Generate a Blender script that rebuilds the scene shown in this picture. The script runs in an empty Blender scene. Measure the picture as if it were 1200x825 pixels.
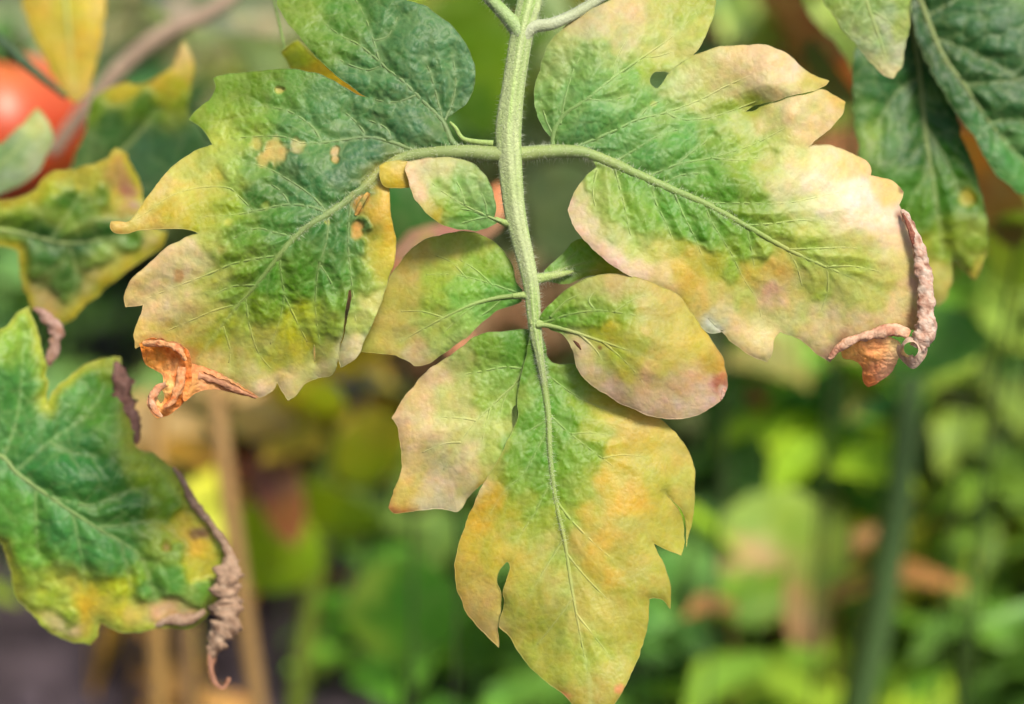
import bpy, math, random
import numpy as np
from mathutils import Vector
from mathutils.geometry import delaunay_2d_cdt

# ------------------------------------------------------------------ camera, world, sun, exposure
scene = bpy.context.scene
COL = scene.collection
PITCH = math.radians(20.0)
CAM = np.array([0.0, 0.0, 0.85])
D0 = 0.90                      # distance of the sharp leaf; the frame is 0.36 m wide there
FWD = np.array([0.0, math.cos(PITCH), -math.sin(PITCH)])
RGT = np.array([1.0, 0.0, 0.0])
UPV = np.array([0.0, math.sin(PITCH), math.cos(PITCH)])

cam_data = bpy.data.cameras.new("camera")
cam = bpy.data.objects.new("camera", cam_data)
COL.objects.link(cam)
cam.location = CAM
cam.rotation_euler = (math.radians(90) - PITCH, 0, 0)
cam_data.sensor_width = 36.0
cam_data.lens = 90.0
cam_data.clip_start = 0.02
cam_data.clip_end = 2000.0
cam_data.dof.use_dof = True
cam_data.dof.focus_distance = D0
cam_data.dof.aperture_fstop = 4.6
scene.camera = cam

SUN_EL, SUN_AZ = math.radians(56), math.radians(152)   # azimuth clockwise from +Y: behind the camera, to the right
world = bpy.data.worlds.new("World")
scene.world = world
world.use_nodes = True
wn = world.node_tree.nodes
wn.clear()
wo = wn.new("ShaderNodeOutputWorld")
bg = wn.new("ShaderNodeBackground")
sky = wn.new("ShaderNodeTexSky")
sky.sky_type = 'NISHITA'
sky.sun_disc = False
sky.sun_elevation = SUN_EL
sky.sun_rotation = SUN_AZ
sky.air_density = 1.0
sky.dust_density = 3.0
bg.inputs[1].default_value = 0.06
world.node_tree.links.new(sky.outputs[0], bg.inputs[0])
world.node_tree.links.new(bg.outputs[0], wo.inputs[0])

sun_data = bpy.data.lights.new("sun", 'SUN')
sun_data.energy = 1.5
sun_data.angle = math.radians(16)
sun_data.color = (1.0, 0.94, 0.80)
sun = bpy.data.objects.new("sun", sun_data)
COL.objects.link(sun)
sd = Vector((math.sin(SUN_AZ) * math.cos(SUN_EL), math.cos(SUN_AZ) * math.cos(SUN_EL), math.sin(SUN_EL)))
sun.rotation_euler = sd.to_track_quat('Z', 'Y').to_euler()
sun.location = (1, -2, 4)

scene.view_settings.view_transform = 'Standard'
scene.view_settings.look = 'None'
scene.view_settings.exposure = 1.92
scene.view_settings.gamma = 1.0
scene.view_settings.use_curve_mapping = False
scene.cycles.max_bounces = 4
scene.cycles.adaptive_threshold = 0.02
scene.cycles.transparent_max_bounces = 8
ALBEDO = 0.66                  # display colour -> base colour

# ------------------------------------------------------------------ helpers
rng = np.random.default_rng(7)
random.seed(7)


def lin(h):
    h = h.lstrip('#')
    c = np.array([int(h[i:i + 2], 16) / 255.0 for i in (0, 2, 4)])
    return np.where(c <= 0.04045, c / 12.92, ((c + 0.055) / 1.055) ** 2.4)


def base(h):
    return lin(h) * ALBEDO


def W(px, py, D):
    """a pixel of the photograph and a distance along the view axis -> point in the world"""
    px = np.asarray(px, float); py = np.asarray(py, float); D = np.asarray(D, float)
    d = FWD + RGT * ((px - 600.0) / 3000.0)[..., None] + UPV * ((412.5 - py) / 3000.0)[..., None]
    return CAM + d * D[..., None]


def to_px(P):
    v = np.asarray(P) - CAM
    D = v @ FWD
    return 600 + 3000 * (v @ RGT) / D, 412.5 - 3000 * (v @ UPV) / D, D


_T = rng.random((256, 256))


def vnoise(x, y, s, seed=0):
    x = np.asarray(x, float) / s + seed * 17.31; y = np.asarray(y, float) / s + seed * 9.77
    xi = np.floor(x).astype(int); yi = np.floor(y).astype(int)
    fx = x - xi; fy = y - yi
    fx = fx * fx * (3 - 2 * fx); fy = fy * fy * (3 - 2 * fy)
    g = lambda a, b: _T[a & 255, b & 255]
    a = g(xi, yi) * (1 - fx) + g(xi + 1, yi) * fx
    b = g(xi, yi + 1) * (1 - fx) + g(xi + 1, yi + 1) * fx
    return (a * (1 - fy) + b * fy) * 2 - 1


def fbm(x, y, s, seed=0, o=3):
    return sum(vnoise(x, y, s / 2 ** k, seed + k) / 2 ** k for k in range(o))


def pts(s):
    """'x,y x,yc ...' -> list of (x, y, is_corner)"""
    out = []
    for t in s.split():
        c = t.endswith('c')
        a = t.rstrip('c').split(',')
        out.append((float(a[0]), float(a[1]), c))
    return out


def catmull(P, step, closed=False):
    P = np.asarray(P, float)
    n = len(P)
    out = []
    m = n if closed else n - 1
    for i in range(m):
        if closed:
            p0, p1, p2, p3 = P[(i - 1) % n], P[i], P[(i + 1) % n], P[(i + 2) % n]
        else:
            p0, p1, p2, p3 = P[max(i - 1, 0)], P[i], P[i + 1], P[min(i + 2, n - 1)]
        k = max(1, int(round(np.linalg.norm((p2 - p1)[:2]) / step)))
        t = (np.arange(k) / k)[:, None]
        out.append(0.5 * (2 * p1 + (p2 - p0) * t + (2 * p0 - 5 * p1 + 4 * p2 - p3) * t ** 2 + (3 * p1 - p0 - 3 * p2 + p3) * t ** 3))
    if not closed:
        out.append(P[-1:])
    return np.concatenate(out)


def outline(s, step):
    p = pts(s)
    ci = [i for i, q in enumerate(p) if q[2]]
    xy = np.array([(q[0], q[1]) for q in p])
    if not ci:
        return catmull(xy, step, True)
    p = p[ci[0]:] + p[:ci[0]]
    xy = np.roll(xy, -ci[0], axis=0)
    ci = [i for i, q in enumerate(p) if q[2]] + [len(p)]
    xy = np.vstack([xy, xy[:1]])
    out = []
    for a, b in zip(ci[:-1], ci[1:]):
        out.append(catmull(xy[a:b + 1], step)[:-1])
    return np.concatenate(out)


def inside(P, poly):
    res = np.zeros(len(P), bool)
    x, y = P[:, 0], P[:, 1]
    q = np.roll(poly, -1, axis=0)
    for (x1, y1), (x2, y2) in zip(poly, q):
        c = (y1 > y) != (y2 > y)
        if y1 != y2:
            res ^= c & (x < (x2 - x1) * (y - y1) / (y2 - y1) + x1)
    return res


def mindist(P, Q, chunk=2000):
    out = np.empty(len(P)); idx = np.empty(len(P), int)
    q2 = (Q ** 2).sum(1)
    for i in range(0, len(P), chunk):
        p = P[i:i + chunk]
        d = (p ** 2).sum(1)[:, None] + q2[None] - 2 * p @ Q.T
        j = d.argmin(1)
        idx[i:i + chunk] = j
        out[i:i + chunk] = np.sqrt(np.maximum(d[np.arange(len(p)), j], 0))
    return out, idx


def two_nearest(P, Q, chunk=2000):
    a = np.empty(len(P)); b = np.empty(len(P)); idx = np.empty(len(P), int)
    for i in range(0, len(P), chunk):
        p = P[i:i + chunk]
        d = ((p[:, None] - Q[None]) ** 2).sum(2)
        j = np.argpartition(d, 1, axis=1)[:, :2]
        dd = np.take_along_axis(d, j, 1)
        o = dd.argsort(1)
        dd = np.sqrt(np.take_along_axis(dd, o, 1))
        idx[i:i + chunk] = np.take_along_axis(j, o, 1)[:, 0]
        a[i:i + chunk] = dd[:, 0]; b[i:i + chunk] = dd[:, 1]
    return a, b, idx


def two_nearest_local(P, Q, cell):
    """two nearest of many jittered points, searched in 3 x 3 bins"""
    from mathutils.kdtree import KDTree
    kd = KDTree(len(Q))
    for i, q in enumerate(Q): kd.insert((q[0], q[1], 0), i)
    kd.balance()
    out = np.array([[b[2] for b in kd.find_n((p[0], p[1], 0), 2)] for p in P])
    return out[:, 0], out[:, 1], None


class TPS:
    def __init__(self, ctl):
        c = np.array(ctl, float)
        self.c = c
        n = len(c)
        if n < 3:
            self.const = c[:, 2].mean(); return
        self.const = None
        S = 100.0
        X = c[:, :2] / S
        r = np.linalg.norm(X[:, None] - X[None], axis=2)
        K = np.where(r > 0, r * r * np.log(r + 1e-12), 0) + np.eye(n) * 0.05
        A = np.zeros((n + 3, n + 3)); A[:n, :n] = K
        A[:n, n] = 1; A[:n, n + 1:] = X; A[n, :n] = 1; A[n + 1:, :n] = X.T
        self.w = np.linalg.solve(A, np.concatenate([c[:, 2], [0, 0, 0]]))
        self.X = X; self.S = S

    def __call__(self, P):
        if self.const is not None:
            return np.full(len(P), self.const)
        p = P / self.S
        r = np.linalg.norm(p[:, None] - self.X[None], axis=2)
        n = len(self.X)
        return np.where(r > 0, r * r * np.log(r + 1e-12), 0) @ self.w[:n] + self.w[n] + p @ self.w[n + 1:]


def colour_ctl(s):
    P, C = [], []
    for t in s.split():
        a, b, h = t.split(',')
        P.append((float(a), float(b))); C.append(tone(base(h)))
    return np.array(P), np.array(C)


def tone(c):
    g = float(np.clip((c[1] - c[0]) / (c[1] + 1e-4) * 2.2, 0, 1))      # 0 pale or yellow tissue, 1 green tissue
    y = float(np.clip((1 - c.min() / c.max() - 0.72) / 0.18, 0, 1))
    p = float(np.clip((c[0] / ALBEDO - 0.52) / 0.26, 0, 1)) * (1 - y)          # bleached tissue
    w = (np.array([0.89, 0.95, 0.94]) * (1 - p) + np.array([1.06, 1.13, 1.27]) * p) * (1 - y) + np.array([0.84, 0.96, 0.68]) * y
    return c * (w * (1 - g) + np.array([0.77, 0.78, 0.40]) * g)


# ------------------------------------------------------------------ objects
WL = {}


def mesh_data(name, V, F, cols=None, smooth=True):
    m = bpy.data.meshes.new(name)
    m.from_pydata([tuple(v) for v in V], [], [tuple(f) for f in F])
    if cols is not None:
        at = m.color_attributes.new("Col", 'FLOAT_COLOR', 'POINT')
        c4 = np.ones((len(V), 4), np.float32); c4[:, :3] = cols
        at.data.foreach_set("color", c4.ravel())
    if smooth:
        m.polygons.foreach_set("use_smooth", np.ones(len(m.polygons), bool))
    m.update()
    return m


def mk(name, V, F, mat, parent=None, cols=None, origin=None, smooth=True):
    V = np.asarray(V, float)
    o3 = np.asarray(origin if origin is not None else V.mean(0))
    m = mesh_data(name, V - o3, F, cols, smooth)
    m.materials.append(mat)
    o = bpy.data.objects.new(name, m)
    COL.objects.link(o)
    WL[o.name] = o3
    if parent is not None:
        o.parent = parent
        o.location = o3 - WL[parent.name]
    else:
        o.location = o3
    return o


def empty(name, loc):
    o = bpy.data.objects.new(name, None)
    o.empty_display_size = 0.02
    COL.objects.link(o)
    o.location = loc
    WL[o.name] = np.asarray(loc, float)
    return o


def tag(o, label=None, cat=None, group=None, kind=None):
    if label: o["label"] = label
    if cat: o["category"] = cat
    if group: o["group"] = group
    if kind: o["kind"] = kind
    return o


def tube(path, rad, sides=8, caps=True, flat=1.0, ridges=0.0):
    """swept tube through 3-D points"""
    P = np.asarray(path, float); n = len(P)
    rad = np.broadcast_to(np.asarray(rad, float), (n,))
    T = np.gradient(P, axis=0); T /= np.linalg.norm(T, axis=1)[:, None] + 1e-12
    ref = FWD if abs(T[0] @ FWD) < 0.8 else UPV
    V = []
    N = np.cross(T[0], ref); N /= np.linalg.norm(N)
    for i in range(n):
        N = N - T[i] * (N @ T[i]); N /= np.linalg.norm(N) + 1e-12
        B = np.cross(T[i], N)
        a = np.arange(sides) / sides * 2 * math.pi
        rr = rad[i] * (1 + ridges * np.cos(5 * a))
        V.append(P[i] + (np.cos(a) * rr)[:, None] * N + (np.sin(a) * rr)[:, None] * B)
    V = np.concatenate(V)
    F = []
    for i in range(n - 1):
        for j in range(sides):
            k = (j + 1) % sides
            F.append((i * sides + j, i * sides + k, (i + 1) * sides + k, (i + 1) * sides + j))
    if caps:
        F.append(tuple(range(sides))[::-1]); F.append(tuple((n - 1) * sides + j for j in range(sides)))
    return V, F


def px_tube(p, rad, D=D0, sides=8, step=3.0, ridges=0.0):
    """tube along (px, py, z px towards the camera) with radius in px"""
    P = np.array(p, float)
    if P.shape[1] == 2: P = np.hstack([P, np.zeros((len(P), 1))])
    R = np.broadcast_to(np.asarray(rad, float), (len(P),))
    Q = catmull(np.hstack([P, R[:, None]]), step)
    X = W(Q[:, 0], Q[:, 1], D - Q[:, 2] * 0.0003)
    return tube(X, np.maximum(Q[:, 3], 0.1) * 0.0003 * D / D0, sides, ridges=ridges), Q


# ------------------------------------------------------------------ materials
def new_mat(name):
    m = bpy.data.materials.new(name); m.use_nodes = True
    nt = m.node_tree; nt.nodes.clear()
    out = nt.nodes.new("ShaderNodeOutputMaterial")
    return m, nt, out


def leaf_material(name, rough=0.5, spec=0.35, trans=0.28, bump=0.25, tint_obj=False, scale=1.0, mottle=0.12, sheen=0.0):
    m, nt, out = new_mat(name)
    N, L = nt.nodes, nt.links
    at = N.new("ShaderNodeAttribute"); at.attribute_name = "Col"
    col = at.outputs["Color"]
    if tint_obj:
        oi = N.new("ShaderNodeObjectInfo")
        mx = N.new("ShaderNodeMixRGB"); mx.blend_type = 'MULTIPLY'; mx.inputs[0].default_value = 1
        L.new(col, mx.inputs[1]); L.new(oi.outputs["Color"], mx.inputs[2]); col = mx.outputs[0]
    tc = N.new("ShaderNodeTexCoord")
    nz = N.new("ShaderNodeTexNoise"); nz.inputs["Scale"].default_value = 900 * scale; nz.inputs["Detail"].default_value = 4
    L.new(tc.outputs["Object"], nz.inputs["Vector"])
    mr = N.new("ShaderNodeMapRange"); mr.inputs["From Min"].default_value = 0.25; mr.inputs["From Max"].default_value = 0.75
    mr.inputs["To Min"].default_value = 1 - mottle; mr.inputs["To Max"].default_value = 1 + mottle
    L.new(nz.outputs["Fac"], mr.inputs["Value"])
    vm = N.new("ShaderNodeVectorMath"); vm.operation = 'SCALE'
    L.new(col, vm.inputs[0]); L.new(mr.outputs[0], vm.inputs["Scale"])
    col = vm.outputs[0]
    vo = N.new("ShaderNodeTexVoronoi"); vo.feature = 'DISTANCE_TO_EDGE'; vo.inputs["Scale"].default_value = 620 * scale
    L.new(tc.outputs["Object"], vo.inputs["Vector"])
    r2 = N.new("ShaderNodeMapRange"); r2.inputs["From Max"].default_value = 0.25
    L.new(vo.outputs["Distance"], r2.inputs["Value"])
    ad = N.new("ShaderNodeMath"); ad.operation = 'MULTIPLY_ADD'; ad.inputs[1].default_value = 0.6
    L.new(nz.outputs["Fac"], ad.inputs[0]); L.new(r2.outputs[0], ad.inputs[2])
    bp = N.new("ShaderNodeBump"); bp.inputs["Strength"].default_value = bump; bp.inputs["Distance"].default_value = 0.0003 / scale
    L.new(ad.outputs[0], bp.inputs["Height"])
    pr = N.new("ShaderNodeBsdfPrincipled")
    pr.inputs["Roughness"].default_value = rough
    pr.inputs["Specular IOR Level"].default_value = spec
    pr.inputs["Sheen Weight"].default_value = sheen
    pr.inputs["Sheen Roughness"].default_value = 0.6
    L.new(col, pr.inputs["Base Color"]); L.new(bp.outputs[0], pr.inputs["Normal"])
    tr = N.new("ShaderNodeBsdfTranslucent")
    tm = N.new("ShaderNodeMixRGB"); tm.blend_type = 'MULTIPLY'; tm.inputs[0].default_value = 1; tm.inputs[2].default_value = (1.25, 1.25, 0.6, 1)
    L.new(col, tm.inputs[1]); L.new(tm.outputs[0], tr.inputs["Color"])
    ms = N.new("ShaderNodeMixShader"); ms.inputs[0].default_value = trans
    L.new(pr.outputs[0], ms.inputs[1]); L.new(tr.outputs[0], ms.inputs[2])
    L.new(ms.outputs[0], out.inputs[0])
    return m


def plain(name, h, rough=0.6, spec=0.3, noise=0.25, scale=60, bump=0.2, dist=0.004, trans=0.0):
    m, nt, out = new_mat(name)
    N, L = nt.nodes, nt.links
    c = lin(h)
    tc = N.new("ShaderNodeTexCoord")
    nz = N.new("ShaderNodeTexNoise"); nz.inputs["Scale"].default_value = scale; nz.inputs["Detail"].default_value = 6
    L.new(tc.outputs["Object"], nz.inputs["Vector"])
    cr = N.new("ShaderNodeValToRGB")
    cr.color_ramp.elements[0].position = 0.3; cr.color_ramp.elements[1].position = 0.7
    cr.color_ramp.elements[0].color = (*np.clip(c * (1 - noise), 0, 1), 1)
    cr.color_ramp.elements[1].color = (*np.clip(c * (1 + noise), 0, 1), 1)
    L.new(nz.outputs["Fac"], cr.inputs[0])
    bp = N.new("ShaderNodeBump"); bp.inputs["Strength"].default_value = bump; bp.inputs["Distance"].default_value = dist
    L.new(nz.outputs["Fac"], bp.inputs["Height"])
    pr = N.new("ShaderNodeBsdfPrincipled"); pr.inputs["Roughness"].default_value = rough
    pr.inputs["Specular IOR Level"].default_value = spec
    L.new(cr.outputs[0], pr.inputs["Base Color"]); L.new(bp.outputs[0], pr.inputs["Normal"])
    if trans:
        tr = N.new("ShaderNodeBsdfTranslucent"); L.new(cr.outputs[0], tr.inputs["Color"])
        ms = N.new("ShaderNodeMixShader"); ms.inputs[0].default_value = trans
        L.new(pr.outputs[0], ms.inputs[1]); L.new(tr.outputs[0], ms.inputs[2]); L.new(ms.outputs[0], out.inputs[0])
    else:
        L.new(pr.outputs[0], out.inputs[0])
    return m


M_LEAF = leaf_material("leaf_tissue", rough=0.48, spec=0.26, trans=0.22, bump=0.14, mottle=0.05)
M_VEIN = leaf_material("leaf_vein", rough=0.55, spec=0.3, trans=0.15, bump=0.15, scale=1.4, mottle=0.08)
M_DRY = leaf_material("dried_tissue", rough=0.7, spec=0.25, trans=0.22, bump=0.4, scale=0.8, mottle=0.16)
M_STALK = leaf_material("stalk_skin", rough=0.6, spec=0.3, trans=0.0, bump=0.35, scale=1.0, mottle=0.14, sheen=0.06)
M_BLUR = leaf_material("leaf_behind", rough=0.5, spec=0.35, trans=0.25, bump=0.25, scale=0.5, mottle=0.15)
M_BACK = leaf_material("leaf_background", rough=0.55, spec=0.3, trans=0.3, bump=0.2, tint_obj=True, scale=0.12, mottle=0.25)
M_HAIR = plain("plant_hair", "#dfe3c8", rough=0.5, noise=0.05, trans=0.5)

# ------------------------------------------------------------------ leaf blades
PALE = lin("#c4cc8c") * ALBEDO


class Blade:
    """a leaf blade traced in the photograph, given its own relief, colours and distance"""

    def __init__(self, out, cols, z, veins=(), holes=(), D=D0, step=1.7, quilt=4.0, cell=15.0, ripple=2.0,
                 spots=(), seed=1, edge_curl=3.0, warp=7.0, soft=9.0, crumple=0.0, pale=0.35, rim=0.6, rimcol=None, gain=1.0, edge=None):
        self.D, self.step, self.quilt, self.ripple, self.seed = D, step, quilt, ripple, seed
        self.edge_curl, self.warp, self.soft, self.crumple, self.pale = edge_curl, warp, soft, crumple, pale
        self.rim, self.rimcol = rim, rimcol
        self.ol = outline(out, step)
        wob = 0.9 if step < 2.5 else 2.0
        self.ol = self.ol + wob * np.stack([fbm(self.ol[:, 0], self.ol[:, 1], 11, seed + 90, 2), fbm(self.ol[:, 0], self.ol[:, 1], 11, seed + 92, 2)], 1)
        self.hl = [outline(h, step) for h in holes]
        self.rims = [self.ol] + self.hl
        self.allrim = np.concatenate(self.rims)
        self.cp, self.cc = colour_ctl(cols)
        self.cc = self.cc * gain
        self.edge = edge
        self.tps = TPS(z)
        self.veins = [np.array([(a, b) for a, b, _ in pts(v)]) for v in veins]
        vs = [catmull(v, 1.5) for v in self.veins]
        self.vpts = np.concatenate(vs) if vs else None
        self.vlev = np.concatenate([np.full(len(v), 1.0 if i == 0 else 0.6) for i, v in enumerate(vs)]) if vs else None
        tert = []
        rv = np.random.default_rng(seed + 500)
        for i, v in enumerate(vs):
            L = np.linalg.norm(np.diff(v, axis=0), axis=1).sum()
            k0 = 26 if i == 0 else 12
            for q, dpos in enumerate(np.arange(k0, L - 6, 13.0)):
                j = int(dpos / L * (len(v) - 1)); T = v[min(j + 2, len(v) - 1)] - v[max(j - 2, 0)]; T = T / (np.linalg.norm(T) + 1e-9)
                a = (1 if q % 2 else -1) * math.radians(52 + rv.normal() * 9)
                d = np.array([T[0] * math.cos(a) - T[1] * math.sin(a), T[0] * math.sin(a) + T[1] * math.cos(a)])
                ll = (34 if i else 22) * (0.7 + 0.5 * rv.random()); m = np.linspace(0, 1, 16)[:, None]
                tert.append(v[j] + d * ll * m + np.array([-d[1], d[0]]) * (-np.sign(a)) * ll * 0.18 * m * m + T * ll * 0.15 * m * m)
        self.tpts = np.concatenate(tert) if tert and step < 4 else None
        self.spots = [(float(a), float(b), float(r), base(h)) for a, b, r, h in (s.split(',') for s in spots)]
        lo, hi = self.ol.min(0) - 20, self.ol.max(0) + 20
        n = int((hi - lo).prod() / cell ** 2)
        r = np.random.default_rng(seed)
        self.cells = r.random((max(n, 4), 2)) * (hi - lo) + lo
        self.cellh = r.random(len(self.cells))
        self.fine = r.random((max(int((hi - lo).prod() / 7.5 ** 2), 4), 2)) * (hi - lo) + lo if step < 2.5 else None

    def colour(self, P):
        s = self.seed
        wx = fbm(P[:, 0], P[:, 1], 26, s + 3) * self.warp
        wy = fbm(P[:, 0], P[:, 1], 26, s + 11) * self.warp
        Q = P + np.stack([wx, wy], 1)
        d2 = ((Q[:, None] - self.cp[None]) ** 2).sum(2)
        w = 1 / (d2 + self.soft ** 2) ** 2.2
        C = (w[:, :, None] * self.cc[None]).sum(1) / w.sum(1)[:, None]
        if self.edge is not None:
            de, _ = mindist(P, self.ol)
            k = np.clip(1.1 * np.exp(-(de / (self.edge[1] * (1 + 0.55 * fbm(P[:, 0], P[:, 1], 40, s + 17, 2)))) ** 2), 0, 1)[:, None]
            C = C * (1 - k) + k * tone(base(self.edge[0]))
        if self.vpts is not None:
            dv, _ = mindist(P + 0.5 * np.stack([wx, wy], 1), self.vpts)
            k = 0.42 * np.exp(-(dv / 6.5) ** 2)
            if self.tpts is not None:
                dt, _ = mindist(P + 0.5 * np.stack([wx, wy], 1), self.tpts)
                k = np.maximum(k, 0.22 * np.exp(-(dt / 4.5) ** 2))
            k = k[:, None]
            C = C * (1 - k) + k * C * np.array([0.76, 0.97, 0.62])        # tissue along the veins stays greener
        for (x, y, r, c) in self.spots:
            d = np.hypot(P[:, 0] - x + 0.35 * wx, P[:, 1] - y + 0.35 * wy) * (1 + 0.25 * fbm(P[:, 0], P[:, 1], 8, s + 15, 2))
            k = np.clip(1.45 - 0.9 * d / r, 0, 1)[:, None]; k = k * k * (3 - 2 * k) * 0.75
            C = C * (1 - k) + c * k
        n = 0.07 * fbm(P[:, 0], P[:, 1], 14, s + 20) + 0.05 * fbm(P[:, 0], P[:, 1], 4, s + 23, 2)
        C = C * (1 + n)[:, None]
        h1 = fbm(P[:, 0], P[:, 1], 13, s + 26, 2)[:, None]; h2 = fbm(P[:, 0], P[:, 1], 8, s + 28, 2)[:, None]
        C = C * (1 + 0.08 * h1 * np.array([1.0, -0.35, 0.2])) * (1 + 0.16 * h2 * np.array([0.15, 0.1, 1.0]))    # pink, olive and cream flecks
        y = np.clip(fbm(P[:, 0], P[:, 1], 9, s + 31), 0, 1)[:, None] * 0.20      # yellow flecks
        C = C * (1 - y) + y * np.array([1.25, 1.12, 0.7]) * C
        return np.clip(C, 0.004, 0.85)

    def shape(self, P, C=None):
        """height towards the camera in px, vein nearness, cell edge nearness"""
        s = self.seed
        if C is None: C = self.colour(P)
        green = np.clip((C[:, 1] - C[:, 0] * 0.92) / (C[:, 1] + 1e-4) * 2.6, 0.2, 1.0)
        z = self.tps(P)
        near = np.zeros(len(P)); cell = np.zeros(len(P))
        de, _ = mindist(P, self.allrim)
        z = z + self.ripple * fbm(P[:, 0], P[:, 1], 60, s + 40, 1) * 2.6
        z = z + self.ripple * np.exp(-de / 10) * fbm(P[:, 0], P[:, 1], 24, s + 44, 1) * 1.6
        z = z - self.edge_curl * np.exp(-de / 6)
        if self.vpts is not None:
            dv, iv = mindist(P, self.vpts)
            near = np.exp(-(dv / 3.2) ** 2) * self.vlev[iv]
            z = z + self.quilt * (1 - np.exp(-(dv / 11) ** 2)) * green * 1.3 + 3.0 * (1 - np.exp(-(dv / 20) ** 2)) * (1 - green)
        if self.tpts is not None:
            wq = np.stack([fbm(P[:, 0], P[:, 1], 20, s + 46), fbm(P[:, 0], P[:, 1], 20, s + 48)], 1) * 3
            dt, _ = mindist(P + wq, self.tpts)
            near = np.maximum(near, 0.30 * np.exp(-(dt / 1.6) ** 2))
            z = z + self.quilt * 0.5 * np.maximum(green, 0.34) * (1 - np.exp(-(dt / 6.5) ** 2))
        Q = P + np.stack([fbm(P[:, 0], P[:, 1], 16, s + 50), fbm(P[:, 0], P[:, 1], 16, s + 54)], 1) * 4
        f1, f2, ci = two_nearest(Q, self.cells)
        e = f2 - f1
        cell = np.exp(-(e / 2.2) ** 2)
        z = z + self.quilt * green * (0.16 * (1 - np.exp(-(e / 6) ** 2)) + 0.3 * (self.cellh[ci] - 0.5) * (1 - np.exp(-(e / 7) ** 2)))
        z = z + 0.25 * green * fbm(P[:, 0], P[:, 1], 5, s + 60, 2)
        if self.fine is not None:
            g1, g2, _ = two_nearest_local(P, self.fine, 7.5)
            cell = np.maximum(cell, 0.55 * np.exp(-((g2 - g1) / 1.5) ** 2))
            z = z + 0.75 * np.maximum(green, 0.45) * (1 - np.exp(-((g2 - g1) / 2.6) ** 2))
        if self.crumple:
            a = np.abs(vnoise(P[:, 0], P[:, 1], 11, s + 70)) + 0.5 * np.abs(vnoise(P[:, 0], P[:, 1], 5, s + 71))
            z = z + self.crumple * (a - 0.5)
        return z, near, cell, de

    def mesh(self):
        lo, hi = self.ol.min(0), self.ol.max(0)
        h = self.step * 0.866
        rows = []
        for k, y in enumerate(np.arange(lo[1], hi[1], h)):
            xs = np.arange(lo[0] + (k % 2) * self.step / 2, hi[0], self.step)
            rows.append(np.stack([xs, np.full_like(xs, y)], 1))
        G = np.concatenate(rows)
        k = inside(G, self.ol)
        for q in self.hl: k &= ~inside(G, q)
        G = G[k]
        d, _ = mindist(G, self.allrim)
        G = G[d > self.step * 0.55]
        V = []; E = []
        for r in self.rims:
            b = len(V)
            V += [Vector(p) for p in r]
            E += [(b + i, b + (i + 1) % len(r)) for i in range(len(r))]
        V += [Vector(p) for p in G]
        v, e, f, *_ = delaunay_2d_cdt(V, E, [], 1, 1e-5, False)
        P = np.array([(a[0], a[1]) for a in v])
        F = np.array([t for t in f if len(t) == 3])
        F = F[inside(P[F].mean(1), self.ol)]
        for q in self.hl:
            F = F[~inside(P[F].mean(1), q)]
        return P, F

    def build(self, name, mat, parent, vein_mat=None, vein_r=None, origin=None):
        P, F = self.mesh()
        C = self.colour(P)
        z, near, cell, de = self.shape(P, C)
        k = (near * self.pale * 1.25 + cell * 0.24)[:, None]
        C = C * (1 - k) + k * (0.5 * PALE + 0.65 * C)
        X = W(P[:, 0], P[:, 1], self.D - z * 0.0003)
        # pale rounded rim that gives the blade its thickness
        F = [tuple(t) if True else t for t in F[:, ::-1].tolist()]
        V = [X]; CC = [C]; off = len(X)
        if self.rim:
            for r in self.rims:
                cr = self.colour(r)
                zr = self.shape(r, cr)[0]
                XR = W(r[:, 0], r[:, 1], self.D - zr * 0.0003)
                n = len(r)
                T = np.roll(XR, -1, 0) - np.roll(XR, 1, 0); T /= np.linalg.norm(T, axis=1)[:, None] + 1e-12
                A = np.cross(T, FWD); A /= np.linalg.norm(A, axis=1)[:, None] + 1e-12
                B = np.cross(T, A)
                R = self.rim * 0.0003 * (0.75 + 0.35 * vnoise(r[:, 0], r[:, 1], 12, self.seed + 80))[:, None]
                for j in range(4):
                    a = j * math.pi / 2 + 0.4
                    V.append(XR + R * (math.cos(a) * A + math.sin(a) * B))
                    pc = PALE if self.rimcol is None else base(self.rimcol)
                    CC.append(cr * 0.80 + 0.2 * pc)
                for j in range(4):
                    q = (j + 1) % 4
                    for i in range(n):
                        t = (i + 1) % n
                        F.append((off + j * n + i, off + j * n + t, off + q * n + t, off + q * n + i))
                off += 4 * n
        V = np.concatenate(V); CC = np.concatenate(CC)
        o = mk(name, V, F, mat, parent, CC, origin=origin)
        self.obj = o
        if vein_mat is not None:
            for i, v in enumerate(self.veins):
                r0, r1 = (vein_r or {}).get(i, (2.3, 0.8) if i else (4.0, 1.0))
                self.vein(v, r0, r1, 'midrib' if i == 0 else 'vein', vein_mat)
        return o

    def vein(self, v, r0, r1, name, mat, lead=None):
        Q = catmull(v, 3.0)
        z = self.shape(Q)[0]
        c = self.colour(Q)
        t = np.linspace(0, 1, len(Q))
        R = r0 + (r1 - r0) * t ** 0.8
        zz = np.convolve(np.pad(z, 3, mode='edge'), np.ones(7) / 7, 'valid')
        sink = (0.12 - 0.62 * np.clip(t * 2.2, 0, 1) if name == 'midrib' else np.full_like(t, -0.62)) - 0.9 * np.clip((t - 0.6) / 0.4, 0, 1) ** 2
        X = W(Q[:, 0], Q[:, 1], self.D - (zz + R * sink) * 0.0003)
        V, F = tube(X, R * 0.0003 * self.D / D0, 7)
        if name == 'midrib':
            w_ = (0.62 - 0.30 * t)[:, None]
            c = c * (1 - w_) + base('#b8c47c') * w_
        else:
            c = c * 0.78 + PALE * 0.26
        CV = np.repeat(c, 7, axis=0)
        return mk(name, V, F, mat, self.obj, CV)


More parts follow.
